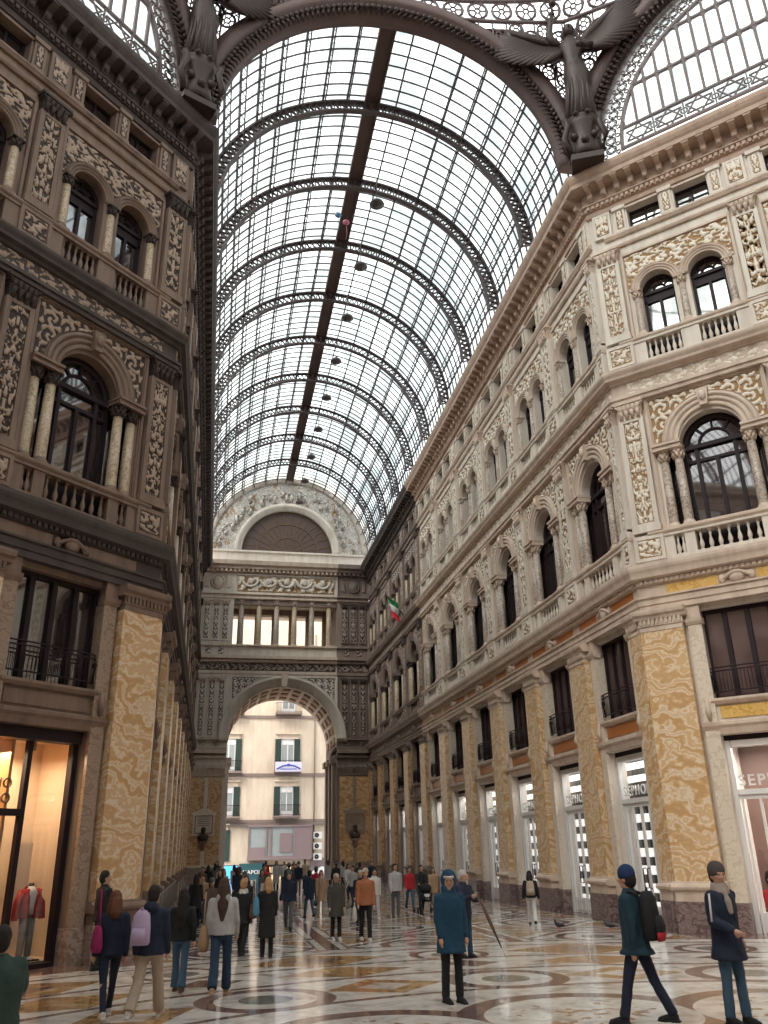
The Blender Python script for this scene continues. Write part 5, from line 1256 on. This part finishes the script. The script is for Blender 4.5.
def person(sp,x,y,rz,h,label,group=None):
    e=empty('person',(x,y,0),math.radians(rz)); k=h/1.75; e.scale=(k,k,k); tag(e,label,'person',group)
    for nm,me in body_meshes(sp): ob(nm,me,e)
    sp['_e']=e; sp['_m']=Matrix.Translation((x,y,0))@Matrix.Rotation(math.radians(rz),4,'Z')@Matrix.Scale(k,4); return e
for n_,c_ in dict(hair_dark=(.018,.012,.010),hair_brown=(.06,.03,.02),hair_blond=(.42,.25,.12),hair_grey=(.45,.42,.40),hair_auburn=(.14,.05,.025),navy=(.012,.018,.04),parkablue=(.006,.045,.085),tealdark=(.008,.035,.055),blk=(.012,.012,.014),jeans=(.05,.10,.16),jeansdk=(.02,.045,.085),beige=(.42,.33,.25),greyp=(.42,.40,.40),olive=(.06,.055,.045),rust=(.33,.12,.05),whitec=(.62,.58,.55),redc=(.45,.02,.03),brownc=(.12,.07,.05),tan=(.38,.24,.14),greyd=(.10,.10,.11),lilac=(.48,.36,.52),magenta=(.30,.015,.10),skyb=(.10,.30,.48),orangec=(.45,.20,.06),beaniegrey=(.07,.055,.05),blueb=(.01,.03,.10),greenc=(.03,.055,.045),knit=(.35,.28,.24)).items(): cloth(n_,c_)
WALK=dict(th=(22,-16),kn=(6,22)); WALK2=dict(th=(-14,20),kn=(24,5)); STAND=dict(th=(3,-3),kn=(2,2))
def worn(name,sp,fn,label,cat,mats,group=None,parts=None):
    """bag or other thing carried by a person, placed in that person's frame"""
    e=empty(name); e.matrix_world=sp['_m']@Matrix.Translation(sp['_j']['T'](*fn)); tag(e,label,cat,group)
    for nm,mb,mt in parts: ob(nm,mb.mesh(nm,mt),e)
    return e
def backpack(sp,label,mt,mt2,s_=1.,n_='backpack',dx=0):
    a=MB(); a.loft([((0,0,-.24),.13,.07),((0,0,-.2),.155,.09),((0,0,0),.15,.1),((0,0,.17),.13,.085),((0,0,.24),.07,.05)],14)
    b=MB(); b.loft([((0,-.09,-.2),.11,.04),((0,-.1,-.1),.12,.055),((0,-.09,.0),.1,.03)],12)
    c=MB()
    for sg in(-1,1): c.tube([(sg*.09,.07,.2),(sg*.1,.17,.24),(sg*.12,.27,.14),(sg*.13,.26,-.05),(sg*.13,.1,-.18)],.018,6)
    c.tube([(-.03,-.0,.24),(0,-.0,.28),(.03,0,.24)],.01,5)
    for m in(a,b,c): m.v=[(x*s_,y*s_,z*s_) for x,y,z in m.v]
    return worn(n_,sp,(dx,-.22,1.22),label,'backpack',None,None,[('bag_body',a,mt),('front_pocket',b,mt2),('strap',c,mt)])
def handbag(sp,fn,label,mt,w=.3,h=.3,n_='handbag',strap=.5,cat='bag'):
    a=MB(); a.loft([((0,0,-h/2),w*.2,w*.45),((0,0,-h*.3),w*.27,w*.52),((0,0,h*.3),w*.2,w*.45),((0,0,h/2),w*.1,w*.38)],12); c=MB(); c.tube([(0,-w*.35,h*.45),(0,-w*.1,h*.5+strap),(0,w*.1,h*.5+strap),(0,w*.35,h*.45)],.012,5)
    return worn(n_,sp,fn,label,cat,None,None,[('bag_body',a,mt),('strap',c,mt)])
# --- nearer figures, from the photo
s1=dict(top='parkablue',legs='blk',shoes='blk',hood='up',hem=.66,bulk=1.12,arms=((4,8,8),(2,7,14)),head=-25,face=True,hair=None,hat='cap' if False else None,**STAND)
person(s1,-1.62,14.55,192,1.88,'person standing in a long teal parka with hood up, black trousers, face turned aside')
mb=MB(); mb.tube([tuple(s1['_j']['H'](-.07,.1,.075)),tuple(s1['_j']['H'](0,.155,.07)),tuple(s1['_j']['H'](.07,.1,.075))],.02,6); ob('cap_brim',mb.mesh('cap_brim','whitec'),s1['_e'])
s2=dict(top='navy',legs='jeansdk',shoes='blk',hem=.84,arms=((30,4,60),(38,4,68)),head=20,face=True,hair='short',hairc='hair_grey',**STAND)
person(s2,.23,20.1,205,1.76,'grey-haired person in a navy jacket holding a long closed umbrella behind the teal parka')
e=empty('folded_umbrella',(.35,19.55,0)); tag(e,'long dark closed umbrella pointing down at the floor, held by the grey-haired person','umbrella')
mb=MB(); mb.tube([(.1,0,1.2),(.28,-.05,.75),(.5,-.1,.22)],.03,8,rs=[.035,.04,.012]); ob('canopy',mb.mesh('canopy','brownc'),e); mb=MB(); mb.tube([(.5,-.1,.22),(.58,-.12,.03)],.008,6); mb.tube([(.1,0,1.2),(.05,.01,1.32),(-.02,.01,1.34)],.012,6); ob('shaft',mb.mesh('shaft','steel'),e)
s3=dict(top='tealdark',legs='navy',shoes='blk',hem=.76,bulk=1.14,arms=((-8,5,10),(4,5,22)),head=-10,hair='short',hat='beanie',hatc='blueb',th=(17,-18),kn=(4,9),lean=.03)
person(s3,.38,12.05,48,1.97,'person walking away in a dark teal jacket and blue beanie with a black backpack')
backpack(s3,'black backpack with a red lower edge worn by the person in the blue beanie','blk','blk',1.15)
mb=MB(); mb.loft([((0,-.11,-.28),.13,.04),((0,-.12,-.2),.145,.05),((0,-.11,-.16),.12,.03)],12); ob('red_base',mb.mesh('red_base','redc'),[o for o in C.objects if o.name.startswith('backpack')][-1])
s4=dict(top='navy',legs='jeans',shoes='blk',bulk=1.12,hem=.69,arms=((-24,16,46),(8,14,60)),head=-20,face=True,hair='short',hairc='hair_brown',hat='beanie',hatc='beaniegrey',scarf='knit',th=(4,-2),kn=(2,2))
person(s4,1.57,11.7,200,1.96,'person in a grey-brown knit beanie, beige scarf, navy jacket and jeans at the right edge')
mb=MB(); T4=s4['_j']['ar'][0]; mb.tube([tuple(T4[0]+Vector((-.06,.03,.04))),tuple(T4[1]+Vector((-.065,.03,0)))],.014,6); T5=s4['_j']['ar'][1]; mb.tube([tuple(T5[0]+Vector((.06,.03,.04))),tuple(T5[1]+Vector((.065,.03,0)))],.014,6); ob('pale_trim',mb.mesh('pale_trim','whitec'),s4['_e'])
s5=dict(top='redc',legs='blk',shoes='blk',hem=.84,arms=((20,10,60),(20,10,60)),hair='short',face=True,**STAND)
person(s5,4.75,15.1,190,1.72,'person in a red jacket half hidden at the right edge behind the beanie wearer')
s6=dict(top='blk',legs='blk',shoes='blk',hem=.80,bulk=1.05,arms=((2,6,8),(-4,6,10)),hair='short',head=-20,th=(5,-6),kn=(2,5))
person(s6,-7.78,20.9,-55,1.93,'person all in black walking past the marble pier by the shop window')
s7=dict(top='navy',legs='navy',shoes='whitec',hem=.88,arms=((6,8,14),(-8,8,12)),hair='long',hl=.15,hairc='hair_auburn',th=(-20,22),kn=(12,4),kr=.055,fl=.045,flare=.045)
person(s7,-6.97,15.0,15,1.78,'auburn-haired person in dark leggings striding with white trainers and a magenta bag')
handbag(s7,(-.24,-.12,1.12),'shiny magenta shoulder bag on the auburn-haired person in dark leggings','magenta',.34,.36,'shoulder_bag')
s8=dict(top='navy',legs='beige',shoes='whitec',hem=.82,bulk=1.12,arms=((-5,8,10),(5,8,14)),hair='short',hood='down',th=(-18,20),kn=(20,4),flare=.085,kr=.08)
person(s8,-6.36,14.72,-18,1.84,'person in a navy hooded jacket and wide beige trousers carrying a lilac backpack')
backpack(s8,'pale lilac backpack on the back of the navy hooded jacket','lilac','lilac',.95,dx=-.08)
s9=dict(top='blk',legs='jeans',shoes='brownc',hem=.86,arms=((4,10,8),(-8,12,10)),hair='long',hl=.45,th=(12,-10),kn=(4,12),flare=.09)
person(s9,-5.96,17.2,-10,1.66,'person with very long black hair in a black jumper and pale flared jeans')
s10=dict(top='greyp',legs='jeansdk',shoes='tan',hem=.90,bulk=1.12,arms=((-6,10,20),(6,10,24)),hair='long',hl=.42,hairc='hair_brown',hood='down',th=(-14,14),kn=(18,4),flare=.085,kr=.075)
person(s10,-5.25,16.63,-5,1.84,'long-haired person in a pale grey hooded jacket and dark blue flared jeans, seen from behind')
handbag(s10,(-.3,0,.86),'tan canvas tote hanging beside the pale grey hooded jacket','tan',.34,.4,'tote_bag')
s11=dict(top='blk',legs='blk',shoes='blk',hem=.72,arms=((5,8,12),(-5,8,12)),hair='short',hairc='hair_blond',scarf='whitec',**WALK)
person(s11,-4.68,22.11,-15,1.7,'person in a black coat with white scarf carrying a brown shoulder bag, seen from behind')
handbag(s11,(.26,-.02,1.05),'brown leather shoulder bag on the person with the white scarf','brownc',.36,.34,'shoulder_bag')
s12=dict(top='blk',legs='blk',shoes='blk',hem=.42,bulk=1.0,arms=((8,8,30),(5,8,25)),hair='long',hl=.12,hairc='hair_blond',**STAND)
person(s12,-4.11,21.88,5,1.68,'blonde person from behind in a long black coat and boots')
handbag(s12,(-.28,.02,1.12),'light blue shopping bag beside the long black coat','skyb',.34,.42,'shopping_bag')
s13=dict(top='olive',legs='blk',shoes='whitec',hem=.62,bulk=1.1,arms=((5,8,12),(4,8,14)),hair='short',hat='cap',hatc='beige',face=True,**STAND)
person(s13,-2.01,25.08,185,1.64,'person facing us in a dark olive coat, beige cap and white shoes')
s14=dict(top='rust',legs='blk',shoes='whitec',hem=.86,bulk=1.12,arms=((0,8,12),(10,8,16)),hair='short',hat='cap',hatc='beige',head=-35,face=True,th=(8,-8),kn=(3,8))
person(s14,-1.29,24.48,178,1.78,'person in a rust-orange jacket, pale cap and black trousers carrying a white plastic bag')
handbag(s14,(.30,.05,.66),'white plastic carrier bag hanging from the hand of the rust-jacketed person','whitec',.26,.34,'plastic_bag',.1)
s15=dict(top='blk',legs='blk',shoes='blk',hem=.8,hair='short',hairc='hair_grey',vox=.024,face=True,**STAND)
person(s15,-.62,29.3,175,1.62,'person in black with pale hair just behind the rust jacket')
s16=dict(top='whitec',legs='greyp',shoes='whitec',hem=.84,hair='short',hood='down',vox=.024,face=True,**WALK)
person(s16,.31,31.7,180,1.64,'person in a white hooded jacket walking towards us behind the rust jacket')
s17=dict(top='greyp',legs='greyd',shoes='greyd',hem=.85,bulk=1.08,hair='short',hairc='hair_dark',vox=.022,face=True,head=20,**STAND)
person(s17,1.18,32.25,178,1.74,'person in a light grey jacket and dark grey trousers standing in mid-hall')
s18=dict(top='redc',legs='jeans',shoes='blk',hem=.82,hair='short',vox=.024,face=True,**WALK)
person(s18,2.47,35.6,180,1.6,'person in a bright red jacket walking beside the pushchair')
s19=dict(top='blk',legs='navy',shoes='blk',hem=.84,arms=((35,5,40),(35,5,40)),hair='short',vox=.022,face=True,**WALK2)
person(s19,2.55,33.9,178,1.68,'person in a black jacket pushing the pushchair towards us')
s20=dict(top='tan',legs='beige',shoes='brownc',hem=.7,hair='long',hl=.15,hairc='hair_brown',vox=.024,face=True,**STAND)
person(s20,3.3,35.0,180,1.52,'person in a tan coat and beige trousers beside the pushchair')
s21=dict(top='blk',legs='whitec',shoes='blk',hem=.9,hair='long',hl=.1,vox=.018,arms=((4,14,10),(4,14,10)),**WALK)
person(s21,4.43,27.07,-20,1.56,'person from behind in black top and white trousers walking to the glazed doors')
backpack(s21,'small cream backpack on the person in white trousers','beige','beige',.95)
s22=dict(top='navy',legs='navy',shoes='blk',hem=.84,bulk=1.1,hair='short',vox=.024,**STAND)
person(s22,-2.49,34.17,0,1.6,'broad person in dark navy seen from behind in mid-hall')
handbag(s22,(-.34,0,.75),'small dark holdall at the left hand of the broad navy-clad person','blk',.3,.26,'holdall',.1)
s23=dict(top='navy',legs='jeans',shoes='blk',hem=.66,hair='short',vox=.024,**WALK)
person(s23,-1.84,33.32,10,1.62,'slim person in a long navy coat and jeans in mid-hall')
s24=dict(top='tan',legs='beige',shoes='tan',hem=.6,hair='long',hl=.2,hairc='hair_brown',vox=.024,scarf='beige',face=True,**STAND)
person(s24,-1.37,33.58,180,1.56,'person in a sandy coat and beige trousers facing us in mid-hall')
s25=dict(top='orangec',legs='beige',shoes='brownc',hem=.7,hair='short',hairc='hair_brown',vox=.026,**STAND)
person(s25,-5.84,36.0,0,1.55,'person in an orange-brown coat near the left wall')
# foreground figure cut by the left edge
s26=dict(top='greenc',legs='blk',shoes='blk',hem=.7,bulk=1.4,arms=((5,10,20),(50,10,60)),hair='short',head=0,lean=.12,**STAND)
person(s26,-7.42,9.2,10,1.66,'person in a dark green padded coat cut off by the bottom left corner')
# pushchair
e=empty('pushchair',(2.55,33.2,0),math.radians(180)); tag(e,'black pushchair with pale child seat pushed through mid-hall','pushchair')
a=MB()
for sg in(-1,1): a.tube([(sg*.22,-.45,1.0),(sg*.22,-.1,.55),(sg*.22,.35,.15)],.015,6); a.tube([(sg*.22,-.3,.12),(sg*.22,.0,.5),(sg*.2,.1,.75)],.015,6)
a.tube([(-.22,-.45,1.0),(.22,-.45,1.0)],.018,6); ob('frame',a.mesh('frame','black'),e)
a=MB(); a.loft([((0,.02,.42),.2,.2),((0,0,.55),.22,.24),((0,-.05,.7),.22,.2)],12); ob('seat',a.mesh('seat','blk'),e)
a=MB(); a.sphere((0,-.08,.86),.24,14,10,(1,1,.8)); ob('canopy',a.mesh('canopy','blk'),e); a=MB(); a.loft([((0,.12,.5),.14,.12),((0,.1,.68),.12,.1)],10); ob('blanket',a.mesh('blanket','whitec'),e)
wm=MB(); wm.v=[]; wm.ring([(.07,-.02),(.07,.02),(.11,.02),(.11,-.02)],0,0,0,2*PI,16); wm.sphere((0,0,0),.025,8,6); 
for q in range(5): wm.bar((0,0,0),(.08*math.cos(q*1.257),0,.08*math.sin(q*1.257)),.012)
wmm=wm.mesh('wheel','black')
for sg in(-1,1):
    for y in(-.3,.35): ob('wheel',wmm,e,(sg*.25,y,.11),PI/2)
# --- the far crowd: a few builds, copied with coats of their own colour
protos=[]
for k,sp in enumerate((dict(top='blk',legs='jeansdk',hem=.84,hair='short',shoes='blk',**WALK),dict(top='blk',legs='blk',hem=.62,hair='long',hl=.2,shoes='blk',**WALK2),dict(top='blk',legs='jeans',hem=.86,hair='short',hood='down',bulk=1.15,shoes='whitec',**STAND),dict(top='blk',legs='greyd',hem=.8,hair='short',hat='beanie',hatc='greyd',shoes='blk',**WALK),dict(top='blk',legs='blk',hem=.5,hair='long',hl=.15,hairc='hair_brown',shoes='blk',**STAND))):
    sp.update(vox=.032,bvox=.026); protos.append(body_meshes(sp))
COL=dict(blk='black',navy='navy',olive='olive',greyp='pale grey',beige='beige',redc='red',tan='tan',greyd='dark grey',brownc='brown',whitec='off-white',skyb='light blue',rust='rust')
rc=random.Random(11); used=set(); spots=[]
px0=[(-5.9,30.5),(-5.4,28.2),(-4.4,27.5),(-3.6,30.2),(-3.0,28.8),(-5.7,33.6),(-5.1,32.6),(-4.2,33.5),(-3.4,36.5)]
while len(spots)<38:
    x,y=(px0[len(spots)] if len(spots)<len(px0) else (rc.uniform(-5.8,3.6),rc.uniform(38,66)))
    if all(math.hypot(x-a,y-b)>1.0 for a,b in spots): spots.append((x,y))
for i,(x,y) in enumerate(spots):
    k=rc.randrange(5); face=rc.random()<.5; col=rc.choice(['blk','blk','navy','navy','olive','greyd','greyp','beige','tan','brownc','whitec','redc','skyb'] if i>8 else ['blk','brownc','blk','whitec','navy','tan','blk','navy','greyd'][i:i+1]); h=rc.uniform(1.56,1.74)
    e=empty('person',(x,y,0),math.radians((180 if face else 0)+rc.uniform(-35,35))); e.scale=(h/1.75,)*3
    kind=('short-haired','long-coated','hooded','beanie-wearing','long-haired')[k]; 
    where='in the nearer left crowd' if i<len(px0) else ('far off' if y>54 else 'midway off')+(' on the left' if x<-3 else (' on the right' if x>0 else ' in the middle'))
    lab='%s person, %s %s, %s, %s'%(kind,COL[col],'coat' if k in(1,4) else 'jacket','facing us' if face else 'walking away',where)
    tag(e,lab,'person','people in the distant crowd')
    for nm,me in protos[k]:
        o=ob(nm,me,e)
        if nm in('jacket','coat'): setmat(o,col)
WORLD=2.3; SUN=4.2; SUNDIR=(.55,.45,-.7); EXPO=.34
# ================================================================ light and view
w=bpy.data.worlds.new('overcast_sky'); bpy.context.scene.world=w; w.use_nodes=True; nt=w.node_tree; nt.nodes.clear()
o=nt.nodes.new('ShaderNodeOutputWorld'); b=nt.nodes.new('ShaderNodeBackground'); b.inputs[0].default_value=(.90,.95,1,1); b.inputs[1].default_value=WORLD
tc=nt.nodes.new('ShaderNodeTexCoord'); nz=nt.nodes.new('ShaderNodeTexNoise'); nz.inputs['Scale'].default_value=2.2; nz.inputs['Detail'].default_value=3
r=nt.nodes.new('ShaderNodeValToRGB'); r.color_ramp.elements[0].position=.35; r.color_ramp.elements[0].color=(.80,.86,.90,1); r.color_ramp.elements[1].position=.65; r.color_ramp.elements[1].color=(1,1,1,1)
nt.links.new(tc.outputs['Generated'],nz.inputs['Vector']); nt.links.new(nz.outputs[0],r.inputs[0]); nt.links.new(r.outputs[0],b.inputs[0]); nt.links.new(b.outputs[0],o.inputs[0])
sl=bpy.data.lights.new('hazy_sun','SUN'); sl.energy=SUN; sl.angle=math.radians(35); sl.color=(1,.95,.88)
so=bpy.data.objects.new('hazy_sun',sl); C.objects.link(so); so.rotation_euler=Vector(SUNDIR).to_track_quat('-Z','Y').to_euler(); tag(so,'hazy daylight sun through the glass roof','sun')
sc=bpy.context.scene; sc.view_settings.view_transform='Standard'; sc.view_settings.look='None'; sc.view_settings.gamma=1; sc.view_settings.use_curve_mapping=False; sc.view_settings.exposure=EXPO
sc.cycles.max_bounces=8; sc.cycles.diffuse_bounces=4; sc.cycles.glossy_bounces=3; sc.cycles.transparent_max_bounces=12; sc.cycles.use_denoising=True; sc.cycles.sample_clamp_indirect=6
sc.cycles.caustics_reflective=False; sc.cycles.caustics_refractive=False
